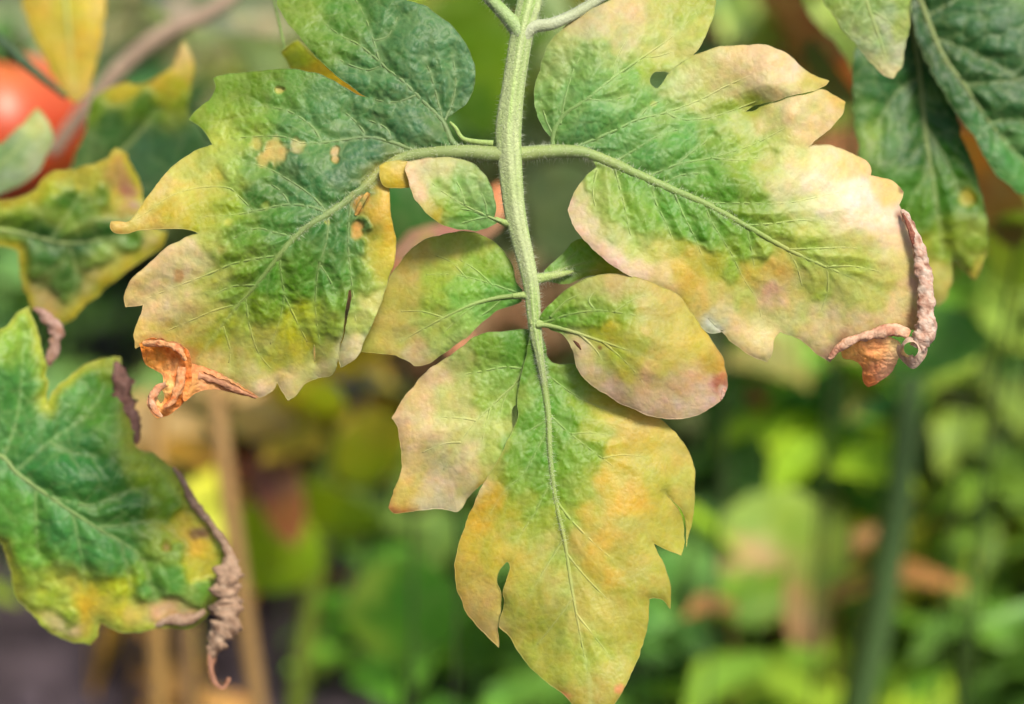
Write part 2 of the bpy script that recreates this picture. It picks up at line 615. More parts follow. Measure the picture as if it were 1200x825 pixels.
def hairs(name, segs, n, length, parent, seed=5, rad=0.22):
    """fine hairs standing off stalks; segs = list of (points (n,3) world, radii)"""
    r = np.random.default_rng(seed)
    V = []; F = []
    tot = sum(len(p) for p, _ in segs)
    for p, R in segs:
        T = np.gradient(p, axis=0); T /= np.linalg.norm(T, axis=1)[:, None]
        m = int(n * len(p) / tot)
        for i in r.integers(0, len(p), m):
            d = r.normal(size=3); d -= T[i] * (d @ T[i]); d /= np.linalg.norm(d)
            b = p[i] + d * R[i] * 0.9 + T[i] * r.normal() * 0.0006
            l = length * (0.4 + r.random()) * 0.0003
            tip = b + (d + T[i] * r.normal() * 0.35 + UPV * -0.12) * l
            s = np.cross(d, T[i]) * rad * 0.0003; u = T[i] * rad * 0.0003
            k = len(V)
            V += [b + s, b - 0.5 * s + 0.87 * u, b - 0.5 * s - 0.87 * u, tip]
            F += [(k, k + 1, k + 3), (k + 1, k + 2, k + 3), (k + 2, k, k + 3)]
    o = mk(name, np.array(V), F, M_HAIR, parent)
    o["kind"] = "stuff"
    return o


def curl(name, path, rad, parent, cols, turns=1.25, flat=0.7, lump=0.22, D=D0, a0=0.0, crumple=0.25, shrink=0.6, seed=1, nseg=16, step=2.5, mat=None):
    """a dried leaf edge rolled into a scroll: a spiral cross-section swept along (px, py, z)"""
    P = np.array(path, float)
    if P.shape[1] == 2: P = np.hstack([P, np.zeros((len(P), 1))])
    rad = np.broadcast_to(np.asarray(rad, float), (len(P),))
    Q = catmull(np.hstack([P, rad[:, None]]), step)
    n = len(Q)
    T = np.gradient(Q[:, :3], axis=0); T /= np.linalg.norm(T, axis=1)[:, None] + 1e-9
    Z = np.array([0, 0, 1.0])
    V = []
    N = np.cross(T[0], Z); N /= np.linalg.norm(N) + 1e-9
    th = a0 + np.linspace(0, turns * 2 * math.pi, nseg)
    sh = np.linspace(1, shrink, nseg)
    for i in range(n):
        N = N - T[i] * (N @ T[i]); N /= np.linalg.norm(N) + 1e-9
        B = np.cross(T[i], N)
        s = np.full(nseg, i * step)
        rr = Q[i, 3] * (1 + lump * (vnoise(i * step, 0, 13, seed + 31) + 0.6 * vnoise(i * step, 5, 6, seed + 33))) * sh * (1 + crumple * (vnoise(s, th * 9, 7, seed) + 0.7 * vnoise(s, th * 9, 3.5, seed + 2)))
        V.append(Q[i, :3] + (np.cos(th) * rr)[:, None] * N + (np.sin(th) * rr)[:, None] * B)
    V = np.concatenate(V)
    V[:, 2] = np.repeat(Q[:, 2], nseg) + (V[:, 2] - np.repeat(Q[:, 2], nseg)) * flat
    X = W(V[:, 0], V[:, 1], D - V[:, 2] * 0.0003)
    F = [(i * nseg + j, i * nseg + j + 1, (i + 1) * nseg + j + 1, (i + 1) * nseg + j) for i in range(n - 1) for j in range(nseg - 1)]
    cs = np.array([base(c) for c in cols])
    k = fbm(V[:, 0], V[:, 1] + V[:, 2], 9, seed + 5) * 0.5 + 0.5
    t = np.clip(k, 0, 0.999) * (len(cs) - 1)
    i0 = t.astype(int); f = (t - i0)[:, None]
    C = cs[i0] * (1 - f) + cs[np.minimum(i0 + 1, len(cs) - 1)] * f
    C *= (1 + 0.18 * vnoise(V[:, 0], V[:, 1], 3, seed + 9))[:, None]
    o = mk(name, X, F, mat or M_DRY, parent, np.clip(C, 0.005, 0.85))
    return o

# ------------------------------------------------------------------ ground
SOIL = plain("soil_earth", "#4d4349", rough=0.95, spec=0.1, noise=0.4, scale=25, bump=0.6, dist=0.01)
g = np.concatenate([-np.geomspace(600, 3.2, 16), np.linspace(-3, 3, 121), np.geomspace(3.2, 600, 16)])
gx, gy = np.meshgrid(g, g + 2.0)
gz = 0.018 * fbm(gx * 1000, gy * 1000, 260, 3) + 0.008 * fbm(gx * 1000, gy * 1000, 60, 5)
gz = np.where((abs(gx) < 3) & (abs(gy - 2) < 3), gz, 0)
n = len(g)
GF = [(i * n + j, i * n + j + 1, (i + 1) * n + j + 1, (i + 1) * n + j) for i in range(n - 1) for j in range(n - 1)]
ground = mk("ground", np.stack([gx.ravel(), gy.ravel(), gz.ravel()], 1), GF, SOIL, origin=(0, 0, 0))
tag(ground, "dark greyish brown garden soil under the plants", "soil", kind="structure")

# ------------------------------------------------------------------ the sharp compound leaf
leaf_root = W(622, -5, D0)
main = empty("tomato_leaf", leaf_root)
tag(main, "sharp yellowing tomato leaf with bleached tan margins hanging from a pale hairy stalk", "leaf")

# rachis
RPATH = [(560, -420, -330, 9), (610, -300, -250, 13), (634, -180, -130, 15), (634, -90, -55, 15.5), (622, -5, -18, 15.5), (613, 33, -8, 14), (602, 100, -2, 14),
         (596, 150, 0, 16), (597, 182, 2, 15), (601, 230, 3, 13.5), (606, 262, 3, 12.5), (618, 313, 3, 10.5), (623, 340, 3, 9.5),
         (627, 385, 2, 8), (632, 415, 0, 5.5), (637, 445, -5, 3.6), (641, 470, -12, 2)]
RP = np.array(RPATH)
Q = catmull(RP, 2.5)
XR = W(Q[:, 0], Q[:, 1], D0 - Q[:, 2] * 0.0003)
sides = 30
V, F = tube(XR, Q[:, 3] * 0.0003 * 0.94, sides, ridges=0.06)
cA, cB, cC = base("#a6ba74"), base("#b6c08c"), base("#8cb04c")
ii = np.repeat(np.arange(len(Q)), sides); jj = np.tile(np.arange(sides), len(Q))
k1 = (fbm(ii * 2.5, jj * 9.0, 60, 3) * 0.5 + 0.5)[:, None]; k2 = np.clip(fbm(ii * 0.5, jj * 16.0, 22, 9), 0, 1)[:, None]
C = cA * (1 - k1) + cB * k1; C = C * (1 - k2) + cC * k2
C *= (1 + 0.10 * vnoise(ii * 1.0, jj * 5.0, 4, 12) + 0.16 * vnoise(ii * 0.05, jj * 7.0, 4, 15))[:, None]
rachis = mk("rachis", V, F, M_STALK, main, np.clip(C, 0.01, 0.8))
rachis["label"] = "pale grey green hairy central leaf stalk"
hair_segs = [(XR[Q[:, 1] > -40], Q[Q[:, 1] > -40][:, 3] * 0.0003)]


def stalk(name, p, rad, parent, c=("#a3b36c", "#8fae54"), hair=True, sides=12):
    (V, F), Q = px_tube(p, rad, sides=sides, ridges=0.05)
    k = (fbm(np.repeat(Q[:, 0], sides), np.tile(np.arange(sides), len(Q)) * 8.0, 30, 4) * 0.5 + 0.5)[:, None]
    o = mk(name, V, F, M_STALK, parent, base(c[0]) * (1 - k) + base(c[1]) * k)
    if hair:
        hair_segs.append((W(Q[:, 0], Q[:, 1], D0 - Q[:, 2] * 0.0003), Q[:, 3] * 0.0003))
    return o


stalk("petiolule", [(612, 42, -4), (600, 26, -4), (578, 2, -8), (548, -28, -16), (505, -62, -40)], [11, 9, 7.5, 7, 5], main, ("#a9b88a", "#86a850"))
stalk("petiolule", [(610, 46, -4), (624, 32, -4), (650, 27, -10), (688, 8, -24), (740, -30, -40), (780, -70, -60)], [11, 8, 7, 6.5, 6, 4.5], main, ("#b0b894", "#a4ac80"))

# ---- left leaflet (deeply lobed)
L_OUT = ("524,160c 519,142c 526,136 539,128 548,119 554,106 557,90 556,75 546,53 528,29 504,11 487,3 471,-2 440,-14 400,-34 360,-40 335,-25 325,0 "
         "332,19 348,40 364,59 377,73 399,92 415,104 432,115c 412,107 393,96 375,88 356,83 333,81 300,83 275,86 258,88 250,92c 252,102 246,115 234,125 221,140c 232,147 243,158 249,170c "
         "227,178 203,195 183,217 167,240 152,258 140,260 130,259c 129,267 136,273 148,273 167,270 200,268 222,269 233,274c 217,278 193,292 170,313 152,332 146,347 147,360c 168,357c "
         "163,373 157,393 159,408c 172,402 190,404 210,416 228,430 253,438 280,450 300,465 317,460 325,448c 330,457 338,470c 347,463 357,450 373,443 387,440 395,430c "
         "397,412 401,393 404,374 407,345 410,339c 412,350 408,372 403,395 397,417 400,431c 417,420 430,393 447,353 455,325 463,304 464,288 461,267 457,249 457,232 456,212 452,201c 466,190 480,185 510,178 530,172c")
L_COL = ("540,90,5c8f7c 500,60,55876e 450,50,4f8560 400,30,5f8f4a 345,15,82a045 430,95,4f8766 480,110,4c8068 535,125,4a7a62 365,55,6f9a44 520,20,55886a "
         "300,95,6f9430 255,100,7fa23a 330,115,6a9a52 380,125,5a8d66 430,140,55886e 480,150,4f8270 235,140,8aa63a 262,160,b0b44a 290,150,8aa845 340,150,5a9060 375,187,5f9068 430,180,4a7c70 400,200,47786a 510,165,557f62 "
         "260,185,b0b858 220,195,c0b85a 190,215,d0b465 165,250,d6ac52 140,265,dcae60 200,245,d0ae3e 230,255,bfae30 215,225,d4b858 250,215,c3b450 270,200,a4b95c 270,240,9aaa2e 300,195,78a060 300,225,4a8045 330,210,3f7a50 360,220,45805c 350,195,3f7258 "
         "240,280,b9b85a 220,290,e2c68a 190,300,ecc688 160,340,eec37e 200,320,e6c488 230,310,d9c184 180,350,e8c283 165,390,e8c070 200,365,e0c48a 220,350,d8be7a 245,330,b9b455 265,300,8aa63c 290,275,6c9a3c 330,265,4f8a45 370,255,3f7f4c 410,240,44805a 400,270,3f7c4c "
         "230,375,cdb55e 200,390,d9b560 240,400,c4ae3a 260,385,b0ad30 285,340,7fa22e 300,360,86a52e 310,330,4f9030 270,420,d0bc6a 300,400,c4bb5a 250,425,dcc070 300,440,d8c078 310,455,e8c490 340,390,d8c020 350,370,b9b820 345,410,ddc040 325,420,cfc050 335,450,e0c47e 370,420,ccbf62 380,435,d4c680 330,340,6a9c28 360,330,58942c 385,330,4d8a38 385,380,98b048 380,410,c0bd60 365,390,a6b43a 395,350,6e9c3a 395,310,4a8640 405,280,42804c "
         "425,370,b4b860 410,410,dcc890 435,350,c4bc68 430,330,86a850 415,320,5e9448 445,320,c9b448 445,220,e0b048 440,250,e2ac48 450,265,e0b040 458,290,dcb23c 452,310,d2b440 425,255,4f8a60 425,290,559055 442,290,d4b84a 425,220,4a7f62 180,408,e0a868 215,422,dc9c60")
L_Z = [(500, 180, 0), (545, 95, -14), (480, 60, -4), (400, -20, -70), (345, 40, -45), (430, 100, -16), (230, 135, -50), (300, 90, -42), (330, 130, -22), (400, 150, -12), (250, 170, -30),
       (135, 267, 16), (165, 245, -2), (205, 200, -22), (210, 240, 10), (225, 268, 2), (160, 340, -20), (200, 300, -2), (230, 420, -26), (165, 400, -30), (300, 455, -42), (338, 470, -52), (300, 380, -2),
       (330, 300, 20), (380, 260, 22), (420, 225, 14), (380, 330, 10), (370, 430, -26), (410, 420, 8), (425, 370, 16), (455, 300, 10), (452, 225, 10), (440, 260, 20), (426, 270, 4)]
L_VEINS = ["597,182 570,180 545,178 500,180 468,187 445,203 420,225 390,247 353,271 327,300 300,334 277,360 253,391 233,420",
           "545,178 530,166 519,143 495,118 470,93 447,74 438,48 428,20 414,-5", "447,74 420,52 401,43 380,27", "448,77 430,82 410,76 395,68", "519,142 513,118 505,88 497,68", "521,142 530,120 534,95 530,62", "487,112 462,120 440,117", "438,48 455,42 466,20",
           "520,178 487,176 460,167 433,161 412,163 380,167 353,168 325,172 300,178", "430,160 420,146 405,132", "376,165 366,149 340,131 310,124", "460,166 452,150 430,140", "353,168 330,160 300,160 272,162",
           "384,250 362,242 333,240 300,247 273,252 250,253 232,254", "384,250 366,230 340,212 313,197 285,190", "297,247 280,230 267,220 233,220 200,230 175,247 145,267", "340,240 330,225 318,216",
           "327,299 300,303 270,310 247,320 203,337 172,350", "345,278 320,272 300,268 270,280", "277,357 253,363 220,377 195,388", "300,334 275,335 250,345",
           "328,301 330,323 333,347 327,377 317,403", "288,348 293,383 303,413 318,432", "262,382 270,410 268,425", "385,250 383,280 373,317 370,360 375,400", "415,228 410,250 408,283 410,310 414,345 418,385", "375,310 385,325 395,345", "333,345 345,370 360,400"]
L_SPOTS = ["328,107,5,d8c070", "322,178,12,d9b868", "310,186,8,d2b562", "350,172,7,bfae70", "392,176,5,caa56a", "392,187,4,c89a58", "208,323,7,c98848", "300,168,6,bdb65e", "424,236,8,dfa44c", "419,272,7,e0a850", "421,262,5,e0a050", "383,260,2.5,b4c050", "268,260,5,b8bc50", "310,240,4,9cb44c"]
LB_ = Blade(L_OUT, L_COL, L_Z, L_VEINS, D=D0, quilt=5.0, cell=17, spots=L_SPOTS, seed=3, step=1.7,
            holes=["368,404 370,412 369,424 367,414"])
left_leaflet = LB_.build("leaflet", M_LEAF, main, M_VEIN, {0: (10.5, 1.3), 1: (4.5, 0.8), 8: (4.0, 1.0), 13: (2.6, 0.9), 15: (1.6, 0.8), 17: (2.2, 0.8), 19: (2.0, 0.7), 21: (1.8, 1.0)})
left_leaflet["label"] = "large lobed leaflet with blue green centre, yellow lobes and an orange dried tip"
stalk("petiolule", [(578, 168, 3), (558, 166, 2), (542, 162, 1), (534, 150, 0), (527, 143, -2)], [4, 3.2, 2.8, 2.4, 1.6], left_leaflet, hair=False, sides=8)
# crumpled orange tip
DTC = "170,408,f09850 185,420,f09c58 200,412,e08048 215,415,d87848 200,435,f0b080 212,440,e07840 205,465,e88848 195,455,f4cc90 183,478,f4bc90 190,487,f09860 235,445,dca478 260,450,d09870 290,461,d49468 225,455,e09860 178,462,f4d0b0"
Blade("163,402c 178,397 198,402 217,408 223,420 224,445 217,468 206,480 193,488 185,491c 176,481 173,467 180,457 190,453 191,441 182,433 170,424", DTC,
      [(170, 405, -20), (190, 410, -4), (212, 418, 8), (220, 440, -6), (196, 432, -16), (205, 455, 4), (193, 455, 8), (185, 480, -2), (178, 460, -14), (212, 472, -8)], holes=["184,463 190,457 193,466 188,473"], soft=4, warp=3,
      D=D0, step=1.5, quilt=0.5, crumple=4, ripple=2, seed=8, edge_curl=2, rimcol="f0c090", gain=np.array([1.32, 1.04, 0.66])).build("dried_tip", M_DRY, left_leaflet)["label"] = "crumpled orange brown dried leaf tip"
Blade("214,424c 240,430 262,440 284,452 303,466c 284,464 262,457 244,456 228,461 214,469", DTC,
      [(216, 440, -10), (250, 445, -26), (300, 465, -42), (244, 455, -20)], D=D0, step=1.6, quilt=0.5, crumple=4, ripple=2, seed=9, edge_curl=2, rimcol="f0c090", gain=np.array([1.18, 0.95, 0.74])).build("dried_tip", M_DRY, left_leaflet)["label"] = "brown dried leaf margin"
curl("curled_edge", [(168, 402, -8), (190, 402, 4), (208, 408, 10), (218, 422, 8)], [3, 5, 5.5, 3], left_leaflet, ["#f09c58", "#f8c088", "#e07c48"], a0=0.5, crumple=0.3, seed=4, turns=1.1)
curl("curled_edge", [(214, 430, 4), (211, 450, 4), (204, 468, 4), (192, 478, 2)], [6, 7, 5, 3], left_leaflet, ["#e88040", "#f8c088", "#f09050"], a0=1.5, crumple=0.3, seed=6, turns=0.8)
curl("curled_edge", [(196, 450, 6), (186, 456, 0), (178, 468, 0), (184, 482, 2), (190, 488, 0)], [4, 5, 6, 5, 2], left_leaflet, ["#f0c4a0", "#e89a68", "#f4d0a8"], a0=2.5, crumple=0.25, seed=7, turns=0.75)
curl("curled_edge", [(232, 440, -16), (256, 447, -18), (280, 458, -26), (300, 466, -36)], [6, 6, 4, 1.5], left_leaflet, ["#b87c58", "#d8a078", "#a0684c"], a0=0.2, crumple=0.3, seed=9, turns=1.0)
# rolled bits of scorched tissue in the middle
curl("curled_edge", [(432, 226, 22), (424, 238, 20), (417, 252, 16)], [3, 5, 2.5], left_leaflet, ["#e0a44c", "#d8b060", "#8a9a50"], a0=0.4, crumple=0.15, seed=11, turns=0.9)

# ---- right leaflet
R_OUT = ("648,168c 646,162 637,150 628,127 626,107 632,83 643,53 660,33 687,13 713,2 740,-15 780,-28 820,-25 838,-8 837,8 833,27 823,50 815,62 797,75 783,85c 770,84 763,88 762,97 770,103 779,94 787,82 807,68 833,58 860,53 893,53 913,58 933,72 950,87 971,95c "
         "965,102 945,108 918,115 893,121 884,123 872,131c 884,130 893,124 918,117 945,110 961,105 974,110 990,120c 987,133 973,150 957,163 948,172c 967,169 980,172 997,180 1010,185 1020,195 1019,206c 1032,208 1048,214 1060,225c 1054,240c "
         "1062,254 1073,272 1080,300 1083,335 1083,372 1076,390c 1060,384 1035,388 1005,396 985,405 972,424c 953,411 937,398 915,389c 909,395 904,414 899,424c 881,417 859,402 843,386 830,373c 839,383 849,388c 828,389 812,372 800,352 779,337 750,328 724,315 691,288 671,262 667,240 682,213 700,196c 690,184 668,175")
R_COL = ("635,120,7fae70 640,80,95ae6a 660,50,adb46c 690,30,c0b078 730,15,ccb278 780,10,b8b058 820,10,a8ac3c 825,40,b8b65c 800,60,c0b862 770,60,bfb968 740,50,c4b87a 720,70,9cb672 690,80,88b47a 670,110,7cb07e 650,140,6da06a 690,110,78b078 740,90,86b070 760,80,9aae40 700,140,6ea874 680,155,629a70 "
         "790,100,b4bc72 820,80,ccba72 860,65,d2b678 900,65,d8b480 930,85,dcb68c 955,98,d0b45e 890,95,d8b68c 850,95,ccb674 820,110,b8ba6c 790,125,94b46a 760,120,80b274 740,140,70aa70 850,125,9aa43c 880,118,a8a440 920,108,cdb87c "
         "950,120,d8bc7a 985,122,d6b060 970,140,d8b87c 940,140,dcbc82 900,140,ccba74 860,145,b4b86a 830,150,82ae5e 800,160,6aa860 840,170,86a850 880,175,a4b04c 910,165,b8b860 930,175,cfc070 "
         "970,185,dcc088 1000,195,e2bc78 1040,220,e4bc78 950,210,e2c49c 1000,230,ecccb4 1040,250,ecccaa 920,220,ccba80 900,200,b8b45c 870,205,8aa83e 830,200,6fa448 800,200,5c9a50 760,180,5c9a5c 720,170,609a66 850,225,5f9a30 890,240,82a63a 930,235,c2bc78 970,250,dcc698 1010,260,e4c89e 1050,270,e0c08c 960,270,b8b450 1000,285,c8bc68 1050,310,d8bc70 920,265,9cae48 950,290,a6b248 1000,310,b4b648 1040,330,c4bb5e 1060,350,dac07a 1020,350,ccbc62 1040,375,dcba7a 990,350,c0bb60 960,340,b4b850 "
         "900,300,8fae40 870,290,8aac40 840,270,6aa238 870,270,76a63a 900,330,d0b870 905,345,dcae80 885,320,d8b24a 905,310,dca858 860,320,98b03c 840,310,b4ac38 820,300,cca840 800,290,bcb048 810,330,dab04e 820,350,dcb460 800,320,d8ae48 840,340,c8b860 850,370,d8be7c 890,395,dcc082 870,390,dcc080 880,350,c4bc60 920,370,ccbe72 960,390,d8bc7c 975,415,c89878 940,360,c8be70 970,370,dcc088 930,340,ccbc6c "
         "680,230,c8b878 670,250,dcb890 690,275,dcb894 720,305,dcb898 750,320,d8b88c 780,325,dcb878 700,215,9cb45c 710,240,a8b45c 720,270,b8b86a 750,290,b8bc62 770,300,c4b85a 740,220,70a84e 730,250,8cb04c 760,260,82ae48 780,250,5ea040 800,260,6ca440 790,230,6aa850 760,230,74ac54 820,265,5c9c3a 838,382,d8d0b0 1072,290,c89878 1076,340,d0a080 1074,375,c89068 1062,262,c89878 1050,385,cc9468 1020,393,c89470 990,402,b88468 1060,300,dcbc80 1062,345,dcbc7c 1055,372,dcb478 1010,382,dcbc80")
R_Z = [(650, 160, 0), (640, 90, -12), (700, 60, 2), (740, 0, -35), (820, 0, -60), (800, 60, -28), (765, 95, -20), (860, 60, -22), (910, 70, -12), (965, 96, -28), (900, 100, 2), (880, 128, -24), (920, 118, -14), (985, 120, -30), (930, 135, 2), (950, 168, -20), (1000, 190, -24), (1055, 225, -36), (1000, 230, 0), (1075, 300, -24), (1080, 370, -30), (1030, 380, -26), (970, 420, -30),
       (720, 190, 4), (790, 222, 12), (860, 258, 14), (925, 292, 8), (1000, 326, -6), (900, 420, -20), (860, 360, 0), (820, 320, 14), (847, 387, -6), (780, 330, 22), (700, 280, 26), (670, 245, 14), (720, 230, 12), (690, 120, 6), (850, 190, 10), (950, 230, 8)]
R_VEINS = ["597,182 620,180 640,178 680,178 710,188 753,207 787,222 827,239 875,265 925,293 969,313 1007,329 1041,348",
           "648,172 650,153 663,133 687,117 720,90 753,67 787,43 827,7", "657,146 663,113 673,80 684,60", "649,160 640,140 634,118", "688,116 712,118 735,112", "753,67 770,66 790,60", "720,90 722,70 735,45",
           "672,174 720,153 747,140 780,132 820,117 853,100 890,86 925,86", "747,140 760,125 775,118", "780,132 800,140 830,138 862,128 900,113",
           "757,208 793,193 833,185 880,170 920,150 953,130", "793,193 815,175 835,160", "720,190 745,175 770,160 800,150", "833,185 870,188 900,182", "775,216 800,205 830,203",
           "827,238 873,238 920,238 970,228 1010,218", "873,264 905,262 940,258 980,262", "925,292 956,291 994,290 1030,296", "969,312 1000,312 1030,318",
           "827,241 834,260 856,295 871,326 887,351 893,380", "925,296 934,313 940,335", "720,196 730,233 737,267 745,295", "765,214 767,233 783,267 795,300", "875,267 880,290 884,312", "790,225 800,250 815,280 830,320", "969,315 970,340 960,370", "700,200 695,225 700,250"]
RB_ = Blade(R_OUT, R_COL, R_Z, R_VEINS, D=D0, quilt=4.2, cell=17, seed=12, step=1.7, spots=["765,122,3,a8b85c", "1056,222,4,7a4a30", "1058,252,7,a86c54", "905,338,8,dca888", "985,410,6,a0705c", "818,360,2.5,a89a50"])
right_leaflet = RB_.build("leaflet", M_LEAF, main, M_VEIN, {0: (10, 1.3), 1: (4.0, 0.8), 7: (2.8, 0.9), 10: (2.4, 0.9), 15: (1.6, 0.7), 19: (1.6, 0.6)})
right_leaflet["label"] = "large leaflet bleached pinkish tan with rolled brown right margin"
curl("curled_edge", [(1057, 246, -18), (1067, 262, -12), (1077, 290, -8), (1085, 325, -8), (1087, 355, -6), (1086, 385, -4), (1076, 408, -6)], [2.5, 7.5, 8, 10, 11.5, 12.5, 11], right_leaflet,
     ["#9c6850", "#d8b098", "#ecd4c0", "#c89880", "#ecccb4"], a0=2.6, turns=0.95, crumple=0.3, seed=15, nseg=20)
curl("curled_edge", [(1058, 250, -12), (1068, 270, -6), (1074, 296, -6), (1078, 330, -10)], [1.5, 4.5, 3.5, 1.5], right_leaflet, ["#7a4434", "#9a5c48", "#b87c64"], a0=0.6, turns=0.9, crumple=0.3, seed=16)
curl("curled_edge", [(972, 420, -20), (984, 406, -16), (1003, 397, -14), (1030, 389, -12), (1050, 386, -14), (1066, 392, -14)], [2.5, 6.5, 7, 8, 8, 7], right_leaflet,
     ["#b8785c", "#e0a888", "#f0c8a8", "#dc9c70"], a0=1.2, turns=1.2, crumple=0.22, seed=17, nseg=20)
# the spiral at the end of the roll: a ribbon wound round a hole one can look through
th = np.linspace(0, 2.7 * math.pi, 110)
rr = 7.0 + 1.3 * th / math.pi
wd = np.linspace(0, 1, 8)
SV = []
for k in wd:
    R_ = (rr * (1 + 0.85 * k)) * (1 + 0.05 * vnoise(th * 6, th * 0 + k * 4, 3, 3))
    dip = 5 * k * np.clip(np.sin(th + 1.2), 0, 1) ** 8
    SV.append(np.stack([1067 + 3 * k + R_ * np.cos(th + 1.2), 409 + R_ * np.sin(th + 1.2) + dip, 6 - 16 * k - 1.3 * th / math.pi + 0.8 * vnoise(th * 9, th * 0 + k * 6, 4, 8)], 1))
SV = np.concatenate(SV)
SX = W(SV[:, 0], SV[:, 1], D0 - SV[:, 2] * 0.0003)
n = len(th)
SF = [(a * n + i, a * n + i + 1, (a + 1) * n + i + 1, (a + 1) * n + i) for a in range(len(wd) - 1) for i in range(n - 1)]
kk = (fbm(SV[:, 0], SV[:, 1], 8, 4) * 0.5 + 0.5)[:, None]
mk("curled_edge", SX, SF, M_DRY, right_leaflet, base("#f0d8c0") * kk + base("#d0a890") * (1 - kk))
Blade("984,404c 1010,398 1035,394 1056,404 1052,422 1044,436 1030,448 1018,453c 1012,446 1010,430 1000,422 988,418",
      "992,410,f4b878 1020,410,eca478 1045,412,f0d0a0 1015,430,d88c68 1035,430,e0a890 1018,448,f09060 1005,415,f0a870",
      [(990, 408, -34), (1050, 405, -26), (1018, 450, -60), (1030, 420, -34), (1044, 436, -50)], D=D0, step=1.8, quilt=0.4, crumple=4, gain=np.array([1.5, 1.25, 0.95]), seed=21, ripple=3, rimcol="e8b080").build("dried_tip", M_DRY, right_leaflet)["label"] = "orange dried leaf tip folded behind the roll"

# ---- small left oval leaflet
SL = Blade("611,340c 607,334 603,326 600,313 592,299 578,283 559,273 541,271 519,275 493,284 475,300 460,321 449,346 435,379 423,412c 442,414 460,416 475,421 486,429c 504,425 526,410 548,394 567,376 585,363 600,359 611,353c",
           "600,320,7aa638 590,300,8aac48 560,280,a8b050 530,285,b0a850 560,310,8cac3c 500,300,b8a458 480,320,b69c58 520,320,a0a83c 550,335,76a83e 580,340,5f9c40 600,345,6aa460 540,350,7aac50 510,350,a0b04c 470,350,b4a050 450,380,c0a85c 435,405,c8b45c 480,390,bca860 510,380,a8b258 540,375,8cb060 520,400,a8b468 490,415,c4a878 460,405,c4ac60 570,360,6ca258",
           [(611, 346, 0), (560, 275, -16), (500, 285, -30), (430, 410, -34), (486, 427, -22), (540, 345, 4), (480, 360, -14), (560, 380, -2), (590, 300, -8), (530, 310, -4)],
           ["613,346 600,347 578,350 548,359 504,381 470,400", "606,343 574,332 534,322 500,322", "590,348 575,362 555,375", "560,355 540,370 520,390", "578,335 560,318 540,305", "548,327 530,308 512,300", "520,372 495,365 470,365"],
           D=D0 + 0.004, quilt=2.2, cell=18, seed=31, step=1.7, gain=1.18)
o = SL.build("leaflet", M_LEAF, main, M_VEIN, {0: (3.6, 0.9), 1: (2.0, 0.8)}); o["label"] = "smooth olive yellow oval leaflet left of the central stalk"
stalk("petiolule", [(622, 346, 2), (612, 346, 3), (600, 347, 3)], [7, 4.5, 3], o, hair=False)

# ---- small folded leaflet
FB = Blade("586,259c 579,255 581,246 579,230 571,209 557,194 542,187 524,185 499,186 478,189c 475,197 480,216 486,232 499,249 515,261 532,267 552,270 565,268 577,264",
           "575,245,7aac84 570,225,8cb48a 550,205,a8b878 520,200,c0b878 495,200,c4b47c 490,193,ccb484 515,220,a8b868 540,225,94b880 550,250,6aa850 530,245,8cb440 512,238,9ca83c 540,262,7cb078 525,258,88b060 515,256,d8b040 500,243,d0b060 488,222,d4a878 482,205,d8b488 560,262,78ac78",
           [(586, 260, 4), (570, 215, 10), (530, 188, 12), (480, 190, 18), (483, 215, 26), (500, 245, 24), (530, 266, 10), (540, 235, 14), (510, 215, 14), (560, 265, 4)],
           ["588,260 571,253 540,238 515,222 500,208", "571,253 550,246 532,244", "571,254 552,258 536,263", "571,252 568,235 558,215", "545,240 540,222 530,205"],
           D=D0 - 0.002, quilt=2.6, cell=14, seed=41, step=1.6)
o = FB.build("leaflet", M_LEAF, main, M_VEIN, {0: (1.7, 0.6)}); o["label"] = "small pale green leaflet with its yellow tip folded under"
curl("curled_edge", [(478, 189, 17), (482, 208, 24), (488, 226, 25), (500, 244, 24), (515, 258, 17)], [1.2, 3.2, 3.6, 3.2, 1.2], o, ["#d8b08c", "#d4a884", "#dcbc84"], a0=1.0, turns=0.8, crumple=0.1, seed=19, mat=M_LEAF)
Blade("445,195c 452,190 463,188 477,189c 481,200 481,219c 468,220 452,219 446,208", "450,200,dcb84c 470,195,d8bc68 465,215,d8ac28 476,205,dcb450", [(445, 200, 16), (478, 190, 14), (480, 218, 14), (460, 205, 22)], D=D0 - 0.002, quilt=1, seed=45, step=1.6).build("folded_tip", M_LEAF, o)["label"] = "yellow folded leaflet tip"
stalk("petiolule", [(606, 264, 4), (592, 261, 6), (580, 256, 8)], [6, 4, 2.6], o, hair=False)

# ---- small right leaflet half hidden
SR = Blade("636,322c 641,314 655,302 668,287 681,280 699,289 718,302 745,322 750,332c 728,322 699,322 677,328 658,333 640,329c",
           "650,318,8ab470 670,300,7cb038 690,300,80a838 710,312,a0a838 681,288,88b440 700,318,b09c48 740,325,c0b060",
           [(636, 325, 0), (680, 282, -14), (740, 325, -24), (690, 305, -6)], ["630,326 645,322 670,312 695,306", "650,321 665,305 678,293", "660,317 680,318 700,316"],
           D=D0 + 0.006, quilt=2.5, seed=51, step=1.6)
o = SR.build("leaflet", M_LEAF, main, M_VEIN, {0: (5.0, 0.9)}); o["label"] = "small bright green leaflet tucked behind its larger neighbours"
stalk("petiolule", [(620, 330, 2), (634, 326, 0), (655, 322, -8), (672, 318, -14)], [8, 6, 4.5, 2], o)

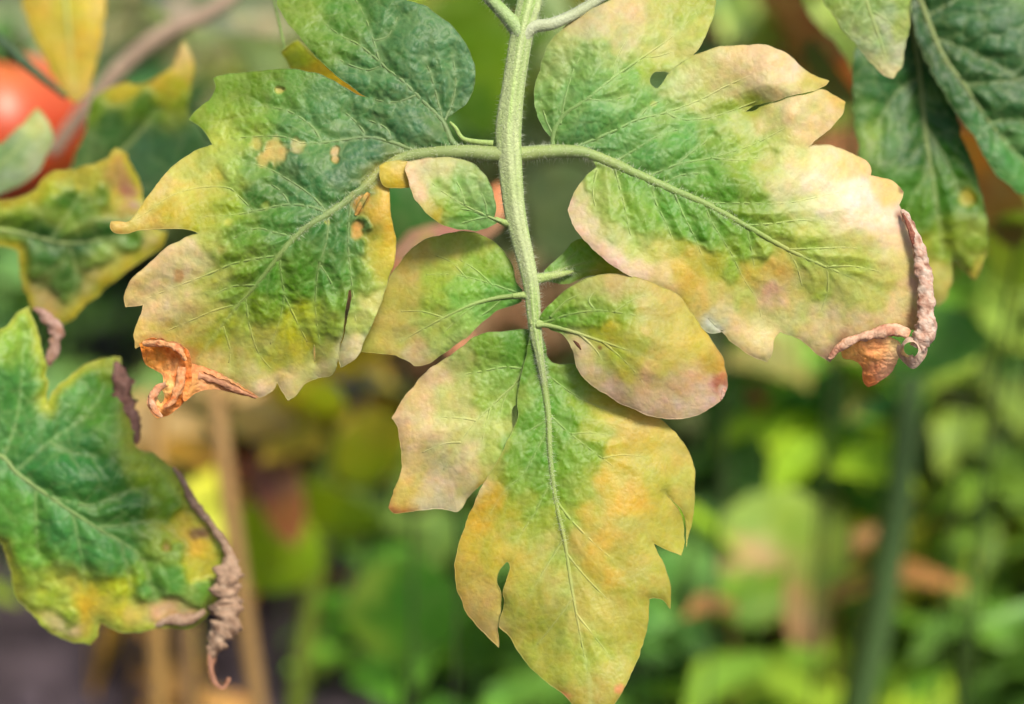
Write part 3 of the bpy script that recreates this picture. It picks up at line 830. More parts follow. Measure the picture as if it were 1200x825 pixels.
# ---- oval right leaflet
SR2 = Blade("633,376c 634,370 644,357 662,341 684,328 713,321 739,324 768,333 794,346 809,365 827,390 845,416 849,431 852,445 851,460 838,475 816,486 794,491 768,489 743,480 713,464 691,449 677,431 671,412 666,401c 658,391 646,386",
            "640,368,76a640 660,350,8caa48 690,338,b0aa5c 720,330,c0a868 750,335,c0a85c 780,350,c4a858 800,370,c8ac50 820,400,ccae4a 840,430,d0a048 845,455,e0a080 835,470,e0b898 800,480,e0bc94 760,478,dcb88c 720,455,dcb48c 690,430,d8b488 675,410,d4b884 670,375,6ea432 700,375,7aa82e 730,372,94ac3a 690,360,98b458 700,395,b8b038 720,410,b8b440 715,390,c8b038 740,400,b0a848 770,380,c0a450 800,410,ccb058 780,430,ccb05c 740,430,ccb850 760,450,d8ac78 800,450,d8b07c 700,415,c4b860 755,360,bca458",
            [(635, 378, 2), (713, 323, 14), (790, 348, 10), (850, 440, 2), (800, 488, -4), (713, 462, 8), (668, 402, 10), (700, 365, 26), (700, 385, 18), (740, 400, 36), (790, 420, 26), (720, 430, 26), (760, 350, 24)],
            ["628,382 640,381 669,388 699,398 732,409 765,420", "636,378 650,374 669,368 706,364 757,372 785,380", "645,372 665,352 690,342", "680,392 700,412 712,435", "706,400 735,425 755,450", "720,366 740,352 760,345", "700,365 690,352 700,338"],
            D=D0 - 0.003, quilt=3.0, cell=20, seed=61, step=1.7, spots=["845,450,9,b05c40", "848,440,5,c87850", "848,458,4,f0d0b8", "701,409,2.4,8a5030"])
o = SR2.build("leaflet", M_LEAF, main, M_VEIN, {0: (3.6, 0.9), 1: (2.2, 0.8)}); o["label"] = "cupped oval leaflet fading from green to pinkish tan, brown at its tip"
stalk("petiolule", [(622, 378, 3), (634, 379, 5), (648, 383, 6)], [7, 4.5, 3], o, hair=False)
curl("curled_edge", [(840, 436, 8), (846, 448, 9), (847, 460, 6), (843, 470, 4)], [1.5, 4.5, 4.5, 1.5], o, ["#b05c40", "#e0a080", "#f0d0b8"], a0=2.4, turns=0.8, crumple=0.2, seed=23)
# a leaf miner's dark mark
(V, F), _ = px_tube([(672, 399, 20), (677, 404, 21), (681, 410, 22)], [0.6, 2.0, 0.5], D=D0 - 0.003, sides=6, step=1.5)
mk("scar", V, F, plain("scar_brown", "#4a2c18", rough=0.8, trans=0.0), o)

# ---- terminal leaflet
T_OUT = ("622,386c 616,420 610,445 606,472 608,487 601,505 581,543 565,570 551,601 543,622 534,656 534,681 543,710 557,731 574,748 585,759c 583,740 586,715 588,696 583,683 585,668 595,659 598,667 594,680 590,693 591,706 586,725 585,735c 599,748 607,764 624,785 645,802 662,815 676,830 692,850c 712,836 729,810 737,794 750,764 760,731 760,702c 775,702 785,714c 786,689 779,664 770,647 766,637c 783,645 798,651c 802,635 798,605 780,577c 799,600 804,620 804,641c 810,614 814,580 812,543 796,513 775,493 745,478 715,455 692,433 675,427 656,427 645,422 638,410 633,390c")
TS_OUT = "634,386c 609,387 585,388 563,392 548,401 523,420 501,434 482,456 468,475 459,489c 465,497 467,505 471,534 469,559 461,576 455,595c 465,601 494,597 519,597 536,600 547,586c 560,572 580,556 600,540 622,500 636,450 640,410c"
T_COL = ("600,395,5f9a30 570,400,80a848 540,420,a8b060 510,440,c8a878 490,460,d8b078 470,490,dcb880 480,510,e0bc80 475,550,e2bc78 470,580,e0b860 460,595,dc8858 500,590,e0c494 530,590,dcc490 520,560,dcc090 545,570,d8c080 550,530,d0bc84 510,520,d4b880 580,500,b4bc60 570,470,9cb450 530,460,bcb464 590,440,7cac50 600,470,98b458 560,440,98b058 580,530,bcbc60 540,500,c4b86c "
         "625,430,6ea448 640,470,6aa23c 620,500,62a028 600,530,72a42c 630,540,5c9c20 660,500,68a030 680,470,88ac3c 660,440,80ac48 700,470,b8a838 720,480,d0ac48 750,500,d8ac54 700,510,a8a838 690,530,84a830 680,560,90a83c 720,540,d8ac38 735,590,dcaa38 720,560,d8ac3c 760,530,ccac48 790,530,ccb058 800,570,c8b458 770,560,c0ac48 740,620,c0ac50 780,610,c4b04c 800,600,c0b050 650,600,a8b03c 620,580,a0ac40 600,600,b8ac38 580,585,dca838 565,610,e0ac3c 555,640,dcb048 545,670,d8b058 560,710,dcb468 575,740,dcb46c 580,650,c8b044 610,630,b8ac48 600,650,c8ac48 640,640,c0b460 680,630,ccac58 700,640,dcac4c 690,600,d0ac48 715,670,d8aa44 730,650,c0ac4a 620,690,bcac4c 650,690,c4b45c 700,700,c8ac4c 750,680,bca848 775,690,b8a848 720,720,c8b050 680,730,c8b45c 640,740,bcb048 610,720,b4ac4c 740,750,b8ac48 650,780,b4ac48 700,770,b8b048 648,560,84a838 656,612,94a83c 630,562,6ca028 608,565,88a83c 640,585,88a838 625,600,98a840 668,545,78a434 672,600,a4ac40 655,650,b0b050 665,700,b4b058 640,610,a0ac40 670,575,8cac38 690,580,a0a83c 630,625,a8ac44 660,745,b0b050 680,785,b0b048 690,810,c0ac58 715,812,c0a850 670,815,b8a84c")
T_Z = [(625, 390, -2), (560, 395, -8), (460, 490, -18), (457, 595, -26), (540, 595, -16), (510, 520, -2), (590, 490, -6), (640, 500, 2), (585, 570, 6), (535, 660, -4), (583, 755, -16), (600, 700, 8), (660, 630, 16), (690, 740, 30), (690, 840, 30), (755, 750, 14), (785, 710, 4), (797, 650, -4), (805, 630, -22), (812, 560, -18), (760, 500, -6), (690, 440, -10), (720, 560, 12), (750, 620, 12)]
T_VEINS = ["626,385 629,402 632,420 636,440 640,465 643,490 645,534 651,585 662,635 670,689 681,748 691,802 692,835",
           "636,436 640,438 669,460 700,476 725,482", "643,485 669,509 706,537 735,558", "643,500 616,551 591,576 570,610", "648,560 624,605 600,640", "651,585 670,610 700,640 730,665", "662,630 640,665 620,700", "665,650 690,680 720,710", "672,700 650,730 630,755", "676,720 700,750 715,770", "643,492 628,500 612,510", "669,509 690,507 715,510", "706,537 730,533 760,536"]
TSB = Blade(TS_OUT, T_COL, T_Z, ["626,396 620,412 607,445 585,467 559,493 540,518 520,550", "612,432 590,430 560,436 530,440", "598,455 590,470 585,490", "559,493 540,490 510,488", "575,478 568,505 562,530", "540,518 520,520 495,530"],
            D=D0 + 0.0025, quilt=2.8, cell=18, seed=75, step=1.7, ripple=2.4, holes=["600,480 606,474c 606,488 601,501"])
o = TSB.build("leaflet", M_LEAF, main, M_VEIN, {0: (2.4, 0.7)})
o["label"] = "cream lobe joined to the left side of the end leaflet"
TB = Blade(T_OUT, T_COL, T_Z, T_VEINS, D=D0, quilt=2.8, cell=18, seed=71, step=1.7, ripple=2.4, spots=["728,808,6,e08858", "663,818,6,dc9058"])
o = TB.build("leaflet", M_LEAF, main, M_VEIN, {0: (5.4, 1.1), 1: (1.8, 0.6), 2: (2.0, 0.6), 3: (1.8, 0.6)})
o["label"] = "long notched yellow end leaflet with green along its midrib"

# leaflets beyond the top of the frame, at the ends of the two upper stalks
for out_, col_, seed_ in (("505,-62c 540,-70 560,-120 540,-180 480,-230 420,-250 360,-230c 350,-170 380,-110 440,-70", "450,-150,5a8d5c 400,-220,8aa845 520,-100,4f8566", 81),
                          ("780,-70c 800,-110 860,-150 940,-160 1010,-130c 990,-70 930,-50 860,-45 810,-50", "820,-80,7fae70 900,-110,b4b86a 980,-120,d8b878", 82)):
    p = pts(out_)[0]
    bl = Blade(out_, col_, [(p[0], p[1], -40), (p[0] + 60, p[1] - 60, -60), (p[0] - 80, p[1] - 150, -90)], [f"{p[0]},{p[1]} {p[0] + (-60 if seed_ == 81 else 90)},{p[1] - (90 if seed_ == 81 else 40)}"], step=3.5, quilt=3, seed=seed_)
    bl.build("leaflet", M_LEAF, main, M_VEIN, {0: (4.5, 1)})

# hairs on the stalks and midribs
for b in (LB_, RB_):
    v = catmull(b.veins[0], 3.0); z = b.shape(v)[0]
    t = np.linspace(0, 1, len(v)); R = (10 + (1.3 - 10) * t ** 0.8)
    k = int(len(v) * 0.62)
    hair_segs.append((W(v[:, 0], v[:, 1], b.D - (z + R * 0.1) * 0.0003)[:k], (R * 0.0003)[:k]))
v = catmull(TB.veins[0], 3.0)[:85]; z = TB.shape(v)[0]
hair_segs.append((W(v[:, 0], v[:, 1], D0 - z * 0.0003), np.linspace(4, 1, len(v)) * 0.0003))
hairs("hairs", hair_segs, 8000, 6.5, rachis, rad=0.15)

# ------------------------------------------------------------------ the plants the near leaves grow on
STEM_G = leaf_material("stem_skin", rough=0.6, spec=0.3, trans=0.0, bump=0.4, scale=0.25, mottle=0.25)


def stem_mesh(name, P, rad, h, parent=None, sides=10, h2=None):
    Q = catmull(np.hstack([np.asarray(P, float), np.asarray(rad, float)[:, None]]), 0.02)
    V, F = tube(Q[:, :3], Q[:, 3], sides)
    k = (fbm(np.repeat(np.arange(len(Q)), sides) * 3.0, np.tile(np.arange(sides), len(Q)) * 9.0, 40, 6) * 0.5 + 0.5)[:, None]
    C = base(h) * (1 - k) + base(h2 or h) * k
    return mk(name, V, F, STEM_G, parent, C)


# left plant: its stem stands outside the frame and carries the near leaves
sl_top = W(-330, -260, 1.02)
sl_foot = np.array([sl_top[0] - 0.02, sl_top[1] + 0.05, 0.0])
plant_l = empty("tomato_plant", sl_foot)
tag(plant_l, "tomato plant whose thick green stem carries the leaves beside the red fruit", "plant")
stem_mesh("stem", [sl_foot - [0, 0, 0.03], sl_foot + [0.02, 0, 0.3], sl_foot + [0.0, -0.02, 0.6], sl_top], [0.011, 0.010, 0.009, 0.007], "#7d9a4a", plant_l, h2="#9ab060")
stem_mesh("branch", [sl_top, sl_top + [0.10, -0.03, 0.05], W(420, -560, D0 + 0.13), W(560, -418, D0 + 0.099)], [0.006, 0.006, 0.0055, 0.003], "#8aa860", plant_l, h2="#a0b478")
sr_top = W(1500, -330, 1.1)
sr_foot = np.array([sr_top[0] + 0.03, sr_top[1] + 0.03, 0.0])
plant_r = empty("tomato_plant", sr_foot)
tag(plant_r, "tomato plant whose stem carries the dark green lobed leaves", "plant")
stem_mesh("stem", [sr_foot - [0, 0, 0.03], sr_foot + [-0.02, 0, 0.35], sr_top], [0.011, 0.010, 0.007], "#7d9a4a", plant_r, h2="#9ab060")


def near_leaf(label, out, cols, z, veins, D, petiole, step=3.0, quilt=5, seed=1, name="tomato_leaf", vr=None, pcol="#8aa455", pr=None, **kw):
    e = empty(name, W(*petiole[0][:2], D - petiole[0][2] * 0.0003))
    tag(e, label, "leaf")
    b = Blade(out, cols, z, veins, D=D, step=step, quilt=quilt, seed=seed, rim=1.2, cell=24, **kw)
    o = b.build("leaflet", M_BLUR, e, M_VEIN if veins else None, vr or {0: (4.5, 1.4)})
    (V, F), Q = px_tube(petiole, pr or [5] * len(petiole), D=D, sides=8, step=8)
    mk("petiole", V, F, STEM_G, e, np.tile(base(pcol), (len(V), 1)))
    return e, o, b


# big leaf, lower left
e, o, b = near_leaf("green leaf edged yellow with a shrivelled brown curl hanging from its margin",
    "-130,500c -60,420 0,388 17,371 33,361c 44,385 53,430 56,472c 66,455 82,440 104,426 141,418c 150,450 155,490 160,522 184,534 209,552c 226,585 244,610 262,640 262,670 252,706 226,735 184,736 167,739 142,740 117,728c 114,742 107,755c 84,752 54,735 25,706 13,672 2,640 -30,610 -80,570",
    "10,400,84a848 40,420,6c9c4c 20,460,4f8c58 60,500,4a8658 0,520,528a5c 100,450,5a9450 130,435,8aa848 140,480,5c9840 40,550,3f7c50 90,540,347444 120,560,2f6c38 170,545,98b038 195,560,8cb040 150,590,2f6c30 200,600,6a9834 215,620,c8a838 240,640,d8a838 20,600,5a944c 40,650,6aa048 70,620,468658 110,640,4a8a58 140,650,478850 170,690,4f8c48 200,680,549048 230,670,b8a83c 50,700,a8b040 30,680,98b048 80,720,98a838 60,735,d8bc80 100,745,dcb040 105,715,dcb038 85,740,d8b888 140,720,ccb840 150,690,b8b828 165,725,d0b860 190,725,c89870 215,720,b88c68 230,700,6a9848 205,650,7c9c48",
    [(-100, 510, -60), (0, 534, 0), (60, 585, 14), (113, 618, 10), (180, 690, -4), (50, 730, -30), (105, 755, -40), (210, 555, -14), (140, 420, -30), (30, 365, -20), (250, 660, -16), (55, 465, -14), (120, 520, 4), (160, 735, -26), (0, 420, 10)],
    ["-120,500 -60,515 0,534 21,555 63,585 113,618 142,635 167,656 184,706", "60,582 105,592 142,578 176,570", "20,552 58,518 100,488 125,450", "113,618 138,616 184,610 205,618", "42,572 42,610 45,648", "85,600 96,655 100,690", "5,535 20,490 25,440 28,390", "142,635 150,670 155,705", "58,518 85,530 115,535"],
    0.975, [(-330, 380, -60), (-230, 450, -40), (-130, 498, -56), (-60, 515, -24)], seed=101, quilt=7, pr=[6, 6, 5.5, 4], edge_curl=5, gain=1.35, edge=('bcbc48', 10),
    spots=["230,627,7,7a4a3c", "238,624,6,6a3c34", "195,640,5,a88040", "205,545,5,c0b890"])
kw = dict(D=0.975, crumple=0.3)
DRYC = ["#8a6850", "#ccac90", "#b08c70", "#dcc0a4"]
curl("curled_edge", [(203, 548, -2), (214, 562, 2), (228, 590, 4), (248, 615, 4), (266, 642, 4), (274, 664, 6)], [2, 4, 5, 5, 6.5, 8], o, DRYC, a0=1, seed=31, **kw)
curl("curled_edge", [(272, 655, 4), (266, 680, 10), (268, 705, 6), (268, 728, 10), (256, 752, 6), (248, 770, 2)], [8, 15, 18, 16, 12, 5], o, DRYC, a0=2, seed=33, D=0.975, crumple=0.5, turns=1.4, nseg=26)
curl("curled_edge", [(248, 764, 2), (247, 782, 4), (252, 800, 6), (262, 806, 4), (269, 794, 2)], [5, 4, 3.5, 3, 2], o, ["#a06c50", "#c08c70", "#b07c60"], a0=0, seed=35, **kw)
curl("curled_edge", [(182, 733, -14), (200, 726, -10), (222, 726, -8), (240, 716, -4)], [2, 7, 8, 4], o, DRYC, a0=1, seed=36, **kw)
curl("curled_edge", [(136, 424, -20), (143, 448, -10), (146, 470, -12), (156, 495, -10), (160, 520, -12)], [3, 11, 12, 9, 3], o, ["#8a6050", "#b88c7c", "#a07060", "#c8a490"], a0=0.3, seed=37, D=0.975, crumple=0.45, nseg=22)
curl("curled_edge", [(40, 362, -14), (56, 372, -8), (66, 390, -6), (64, 412, -8), (56, 428, -10)], [3, 8, 10, 8, 3], o, ["#b88870", "#c8a494", "#a88070", "#d0a888"], a0=0.8, seed=38, D=0.985, crumple=0.45, nseg=22)

# leaf above it
near_leaf("dark green leaf with a yellow and tan border and a brown pointed corner",
    "-60,240c 0,235 38,226 59,205 85,199 119,190 136,174c 147,178 160,205 168,231 178,262 196,272c 187,290 161,307 119,341 85,371 64,380 38,360 25,328 15,290 -40,290c",
    "0,245,a8b458 20,260,7c9c40 60,215,b0b030 100,205,c0b048 138,180,dca848 145,190,c89058 150,215,b88060 165,235,c8a060 140,225,d0b048 120,225,6c9430 80,240,4a8030 60,280,34683c 100,290,2f6440 130,270,3a7038 160,280,5c9038 190,275,d8b478 180,290,c8b070 140,320,b8b060 110,335,c0a868 90,365,b8a858 60,365,d0a868 45,355,c8a870 30,320,5a7c40 40,290,477a40 80,330,4a7a40 75,255,8aa048 115,300,88a450",
    [(0, 260, 0), (136, 176, 14), (160, 220, -10), (60, 210, 20), (90, 280, 0), (190, 275, -14), (70, 375, -30), (120, 330, -10), (20, 320, -10)],
    ["-50,265 20,272 80,285 150,275", "60,282 80,250 100,220", "80,285 90,320 85,350"], 1.025, [(-330, 220, -60), (-200, 240, -40), (-60, 265, -10), (0, 270, 0)], seed=105, pr=[5, 5, 4, 3], quilt=6, step=3.5, edge=('c8b038', 11), gain=1.1, spots=["152,222,9,a06850", "158,240,6,b08878"])

# dark leaf with folded yellow top edge
near_leaf("teal green leaf whose upper edge folds over to bright yellow",
    "70,230c 85,190 100,150 110,118 125,105 145,99 176,96 200,78 210,60 218,48c 226,72 224,100 222,130 238,160 260,190 240,225 200,245 140,250",
    "110,125,7c9a38 150,103,c8b038 190,95,d8b040 215,60,dcb470 222,80,d8b058 205,100,b8a828 215,120,88982c 170,125,5c8838 130,150,3f6c40 180,170,3a6650 210,180,3f6c54 150,210,3a604c 230,170,4a7458 250,195,486c54 100,180,5a7c58 170,240,3c6448",
    [(110, 130, 0), (218, 50, 34), (190, 95, 26), (150, 110, 10), (170, 170, -6), (240, 190, -10), (150, 240, -20), (80, 220, -20)],
    ["60,235 110,205 150,170 185,130"], 1.10, [(-260, 200, -30), (-120, 240, -40), (10, 245, -30), (70, 228, -20)], seed=107, pr=[5, 5, 4, 3], step=4, quilt=6, gain=1.15)
# yellow hanging leaf
near_leaf("narrow bright yellow leaf hanging point down next to the red fruit",
    "18,-40c 26,0 34,30 50,62 72,105 88,121c 104,104 114,66 122,20 126,-40c",
    "40,0,dcae3c 70,20,c8b028 100,20,e0b83c 60,60,e4b840 85,70,e0b440 88,110,e4b458 110,60,e4b848 115,0,e0b440 80,-30,d0b030",
    [(20, -40, -20), (126, -40, -20), (75, 20, 6), (88, 118, 0)], ["72,-60 76,-10 82,50 87,110"], 1.12, [(-120, -230, -40), (20, -180, -40), (66, -110, -30), (72, -45, 0)], seed=109, step=4, quilt=3, pcol="#9aa850", pr=[4, 4, 4, 3])
# pale leaf in front of the fruit
near_leaf("pale green leaf tip lying in front of the red fruit",
    "-70,200c -20,168 0,168 20,152 42,128c 56,140 62,160 56,180 36,208 0,226 -40,236c",
    "0,180,8aa884 20,175,7c9c74 40,140,c0c070 54,160,a8b880 45,190,b0b890 10,210,94a888 -20,200,7c9a70",
    [(-60, 210, 0), (10, 185, 12), (42, 130, 0), (50, 180, 0)], ["-60,215 0,192 40,150"], 1.085, [(-300, 260, -40), (-180, 240, -30), (-60, 216, 0)], seed=111, step=4, quilt=4, pr=[4, 4, 3])

# red tomato
FD = 1.36
fc = W(0, 150, FD)
fr = 104 * 0.0003 * FD / D0
M_FRUIT, nt, out_ = new_mat("tomato_skin")
at = nt.nodes.new("ShaderNodeAttribute"); at.attribute_name = "Col"
pr_ = nt.nodes.new("ShaderNodeBsdfPrincipled"); pr_.inputs["Roughness"].default_value = 0.42; pr_.inputs["Subsurface Weight"].default_value = 0.15; pr_.inputs["Subsurface Radius"].default_value = (0.006, 0.002, 0.001)
nt.links.new(at.outputs["Color"], pr_.inputs["Base Color"]); nt.links.new(pr_.outputs[0], out_.inputs[0])
fruit = empty("tomato", fc + [0, 0, fr * 0.82])
tag(fruit, "shiny orange red tomato fruit hanging among the leaves", "tomato")
nu, nv_ = 48, 28
u, v = np.meshgrid(np.linspace(0, 2 * math.pi, nu, endpoint=False), np.linspace(0.001, math.pi - 0.001, nv_))
rr = fr * (1 + 0.025 * np.cos(5 * u) * np.sin(v)) * (1 - 0.13 * np.exp(-(v / 0.28) ** 2))
FV = fc + np.stack([rr * np.sin(v) * np.cos(u), rr * np.sin(v) * np.sin(u), rr * 0.9 * np.cos(v)], -1).reshape(-1, 3)
FF = [(i * nu + j, (i + 1) * nu + j, (i + 1) * nu + (j + 1) % nu, i * nu + (j + 1) % nu) for i in range(nv_ - 1) for j in range(nu)]
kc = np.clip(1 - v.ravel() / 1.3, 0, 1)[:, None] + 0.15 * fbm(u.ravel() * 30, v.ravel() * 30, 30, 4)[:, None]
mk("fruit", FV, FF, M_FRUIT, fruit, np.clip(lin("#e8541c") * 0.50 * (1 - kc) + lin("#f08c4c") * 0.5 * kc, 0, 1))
top = fc + [0, 0, fr * 0.80]
SEPV, SEPF = [], []
for k in range(5):
    a = k * 2 * math.pi / 5 + 0.4
    d = np.array([math.cos(a), math.sin(a), 0]); s = np.array([-d[1], d[0], 0])
    n0 = len(SEPV)
    for t in np.linspace(0, 1, 6):
        w = 0.006 * math.sin(math.pi * (0.15 + 0.85 * t))
        c = top + d * 0.034 * t + np.array([0, 0, 0.006 * t + 0.008 * t * t])
        SEPV += [c - s * w, c + np.array([0, 0, 0.001]), c + s * w]
    for t in range(5):
        q = n0 + t * 3
        SEPF += [(q, q + 1, q + 4, q + 3), (q + 1, q + 2, q + 5, q + 4)]
mk("calyx", np.array(SEPV), SEPF, M_BLUR, fruit, np.tile(base("#5c8a3c"), (len(SEPV), 1)))
stem_mesh("fruit_stalk", [top, top + [-0.01, -0.005, 0.03], top + [-0.06, -0.02, 0.05], np.array([sl_foot[0], sl_foot[1] - 0.01, top[2] + 0.03])], [0.003, 0.003, 0.0035, 0.005], "#6a8a40", fruit)
(V, F), _ = px_tube([(-330, -170, -30), (-120, -40, -10), (-20, 30, 0), (30, 75, 6), (78, 114, 0)], [6, 6, 6, 6, 3], D=1.10, sides=8, step=8)
tag(mk("tomato_stalk", V, F, STEM_G, None, np.tile(base("#3f5a38"), (len(V), 1))), "thin dark green stalk slanting across the red fruit", "stalk")
(V, F), _ = px_tube([(60, 180, -20), (108, 118, 0), (150, 72, 0), (195, 38, 0), (260, 5, -10), (330, -60, -30)], [9, 10, 11, 11, 9, 8], D=1.3, sides=8, step=8)
tag(mk("withered_stalk", V, F, STEM_G, None, np.tile(base("#a89078"), (len(V), 1))), "thick greyish tan withered stalk behind the yellow leaf", "stalk")
near_leaf("long greyish green leaf lying flat behind the upper left leaves",
    "140,-30c 200,20 260,38 330,44 380,30 420,-20c 360,-60 220,-70", "180,-10,4c6054 240,20,5c7058 300,30,a89c70 360,20,808c50 300,-20,54685c 220,30,b09880 270,10,607460",
    [(140, -30, 0), (280, 30, 20), (420, -20, -30), (280, -60, -60)], ["140,-30 240,-10 340,-10 420,-22"], 1.36, [(-180, -80, -40), (0, -60, -10), (140, -30, 0)], seed=113, step=5, pr=[5, 5, 4])
near_leaf("orange yellow leaf seen through the gap between two lobes",
    "330,60c 350,50 390,84 420,96 436,112 440,124c 410,122 380,112 352,100", "340,70,b8b038 380,95,e0b030 410,105,eca838 430,115,f09840",
    [(330, 70, 0), (436, 118, 8), (390, 98, 4)], [], 0.955, [(300, -140, -60), (315, -30, -40), (335, 62, -4)], seed=115, step=3, pr=[2, 2, 1.5], gain=2.0)

# right side leaves
near_leaf("long dark green leaf with two blunt yellowing tips behind the rolled margin",
    "1066,20c 1040,30 1010,50 1002,60 1000,98 1002,140 1008,180 1030,230 1060,280 1085,330 1098,358c 1108,350 1116,328 1114,305c 1122,303 1128,312 1134,322 1143,326c 1153,305 1157,280 1153,240 1146,212 1134,178 1122,144 1110,100 1090,50",
    "1010,80,3f7440 1010,130,5c8c48 1015,160,88a858 1040,100,3f7454 1040,160,4f8448 1070,60,2c5c38 1070,130,3c7040 1075,180,2f6428 1050,220,548c38 1080,240,5f9430 1100,150,2c6430 1120,180,3a7428 1110,230,4a8424 1140,230,5a8c24 1100,290,a8b040 1105,330,c8b860 1095,350,c8b460 1140,280,94a83c 1145,315,ccb450 1130,305,98a848",
    [(1066, 20, -10), (1000, 100, 6), (1070, 150, -8), (1140, 220, 6), (1145, 320, -10), (1100, 350, -20), (1040, 200, 4)],
    ["1068,20 1078,90 1085,160 1098,240 1105,300", "1078,90 1050,110 1025,150", "1085,150 1110,190 1130,240", "1090,200 1070,230 1060,260"], 1.01, [(1500, 120, -160), (1330, -60, -120), (1150, -70, -60), (1066, 20, -10)], seed=121, quilt=6, step=3.2, spots=["1134,231,8,c8b440"], pr=[5, 5, 5, 4])
near_leaf("broad dark green leaf with sunken veins at the upper right corner",
    "1064,-30c 1070,20 1082,64 1112,119 1138,153 1155,187 1176,212 1203,228 1250,230c 1290,160 1300,60 1260,-60 1150,-90",
    "1075,20,2f5c3c 1100,60,305c3c 1130,30,3f7050 1150,80,3a6c4c 1180,30,44745a 1120,110,3c6c48 1150,150,488058 1180,180,549060 1190,120,3a7048 1195,80,346444 1195,210,5c9c60 1230,150,4a8050 1200,0,5c8c50 1240,50,3f7048",
    [(1064, -30, -10), (1112, 119, 0), (1200, 228, 0), (1180, 100, 14), (1280, 100, -20), (1150, 60, 4)],
    ["1064,-40 1100,55 1130,100 1165,150 1210,200", "1095,45 1140,62 1185,85", "1130,100 1180,95 1220,90", "1085,20 1120,0 1160,-20", "1160,145 1190,140 1220,150"], 1.0, [(1500, -20, -160), (1330, -150, -100), (1120, -140, -40), (1064, -30, -8)], seed=123, quilt=8, step=3.2, pr=[5, 5, 5, 4])
near_leaf("pale green pointed leaf tip hanging down beside the broad dark leaf",
    "955,-40c 966,0 981,25 998,47 1012,65 1028,81 1046,92c 1056,80 1063,47 1066,20 1064,-10 1050,-50c",
    "975,0,94b060 1000,30,9cb070 1020,10,8cac68 1020,50,a8b88c 1040,30,b0bc98 1050,60,b8bc90 1030,75,c8b880 1046,88,d8b888 1058,30,a8b460 1050,0,98b050",
    [(955, -40, -10), (1046, 90, 0), (1020, 30, 10), (1064, 10, 0)], ["1004,-60 1015,0 1032,50 1045,88", "1015,0 1000,20 995,35", "1018,10 1040,25 1055,45"], 0.955, [(1240, -260, -80), (1080, -210, -40), (1000, -130, -20), (1005, -50, 0)], seed=125, step=2.6, quilt=3, pr=[4, 4, 4, 3.5])

# ------------------------------------------------------------------ background plants
# colours of the foliage behind, by where it grows
BGMAP = []
for t in ("160,20,5c6a58 250,30,6a7058 300,60,7c8c48 190,140,3f6a48 60,330,4a7040 540,60,5a7c1c 560,130,4a6a2a 650,230,5c7050 690,290,5a6c50 480,280,9a7058 440,250,3f6a40 860,20,4a6a48 930,30,6a4030 980,70,7c9858 "
          "1150,200,8a6038 1180,300,6a8838 1130,400,4a7828 1180,430,soil 960,430,4c7c28 900,470,6a3c20 850,500,4c7440 990,530,2f6238 930,540,5a7c2c 870,600,3c7030 980,620,8c9830 900,650,6c9024 930,700,9c7448 1050,560,3c5a20 "
          "1110,440,686c3c 1170,500,4a5a40 1130,560,soil 1120,680,soil 1150,600,4a6a20 1180,650,587c30 1170,760,3c6024 1100,750,3f641c 1000,780,6c8c28 880,780,5a8028 830,660,soil 840,720,7a8c34 780,780,3f6a30 300,640,7ca01c 400,540,a0943c "
          "370,580,a0a820 330,470,a89060 440,510,b0a030 320,560,6a3c24 400,470,soil 430,650,soil 490,620,58783c 470,720,3f7c2c 420,730,7c9c3c 360,700,8c5c30 340,760,soil 390,810,3f7024 500,780,54842c 560,780,3c6c30 200,560,b08c34 "
          "230,500,40582c 290,700,a87c3c 60,750,soil 130,790,soil 30,690,soil 120,700,soil 200,780,a07c48 240,350,4a5c38 60,420,4a7040 200,420,4a6a34 270,600,8c9834 590,375,7c6448 575,300,5c5c40 640,420,5c6c48 540,620,4c7438 520,700,4a7c30 600,790,4c7830 1190,540,507030").split():
    a, b_, h = t.split(',')
    BGMAP.append((float(a), float(b_), h))
BGP = np.array([(a, b_) for a, b_, _ in BGMAP])


def bg_colour(P, r):
    x, y, D = to_px(P)
    d = np.hypot(BGP[:, 0] - x - r.normal() * 18, BGP[:, 1] - y - r.normal() * 18)
    i = d.argmin()
    inframe = -60 < x < 1260 and -60 < y < 885
    h = BGMAP[i][2]
    if not inframe:
        h = r.choice(["4a7040", "3c6c30", "6c8c28", "54842c", "8a8c3c"])
    elif h == 'soil':
        return None
    m = np.array([2.7, 2.45, 2.1]) if int(h[2:4], 16) >= int(h[:2], 16) else np.array([1.75, 1.7, 1.7])
    return np.clip(base(h) * m * (1 + 0.22 * r.normal()), 0.01, 0.8)


def leaflet_grid(L, Wd, droop, fold, lob, r):
    """one lobed leaflet in its own frame: x along, y across, z up"""
    nt_, nw = 12, 3
    V = []; C = []
    for i in range(nt_ + 1):
        t = i / nt_
        w = Wd * (math.sin(math.pi * t ** 0.75) ** 0.8) * (1 + lob * math.cos(t * 19 + 0.5)) if 0 < t < 1 else 0.0005
        for j in range(-nw, nw + 1):
            s = j / nw
            x = L * t - abs(s) * w * 0.25
            z = -droop * L * t * t + fold * abs(s) * w + 0.05 * L * math.sin(7 * t + 3 * s)
            V.append((x, s * w, z))
            edge = max(abs(s) ** 3, t ** 4)
            C.append(np.array([1, 1, 1]) * (1 - 0.5 * edge) + np.array([1.7, 1.3, 0.8]) * 0.5 * edge)
    m = 2 * nw + 1
    F = [(i * m + j, i * m + j + 1, (i + 1) * m + j + 1, (i + 1) * m + j) for i in range(nt_) for j in range(m - 1)]
    return np.array(V), F, np.array(C)


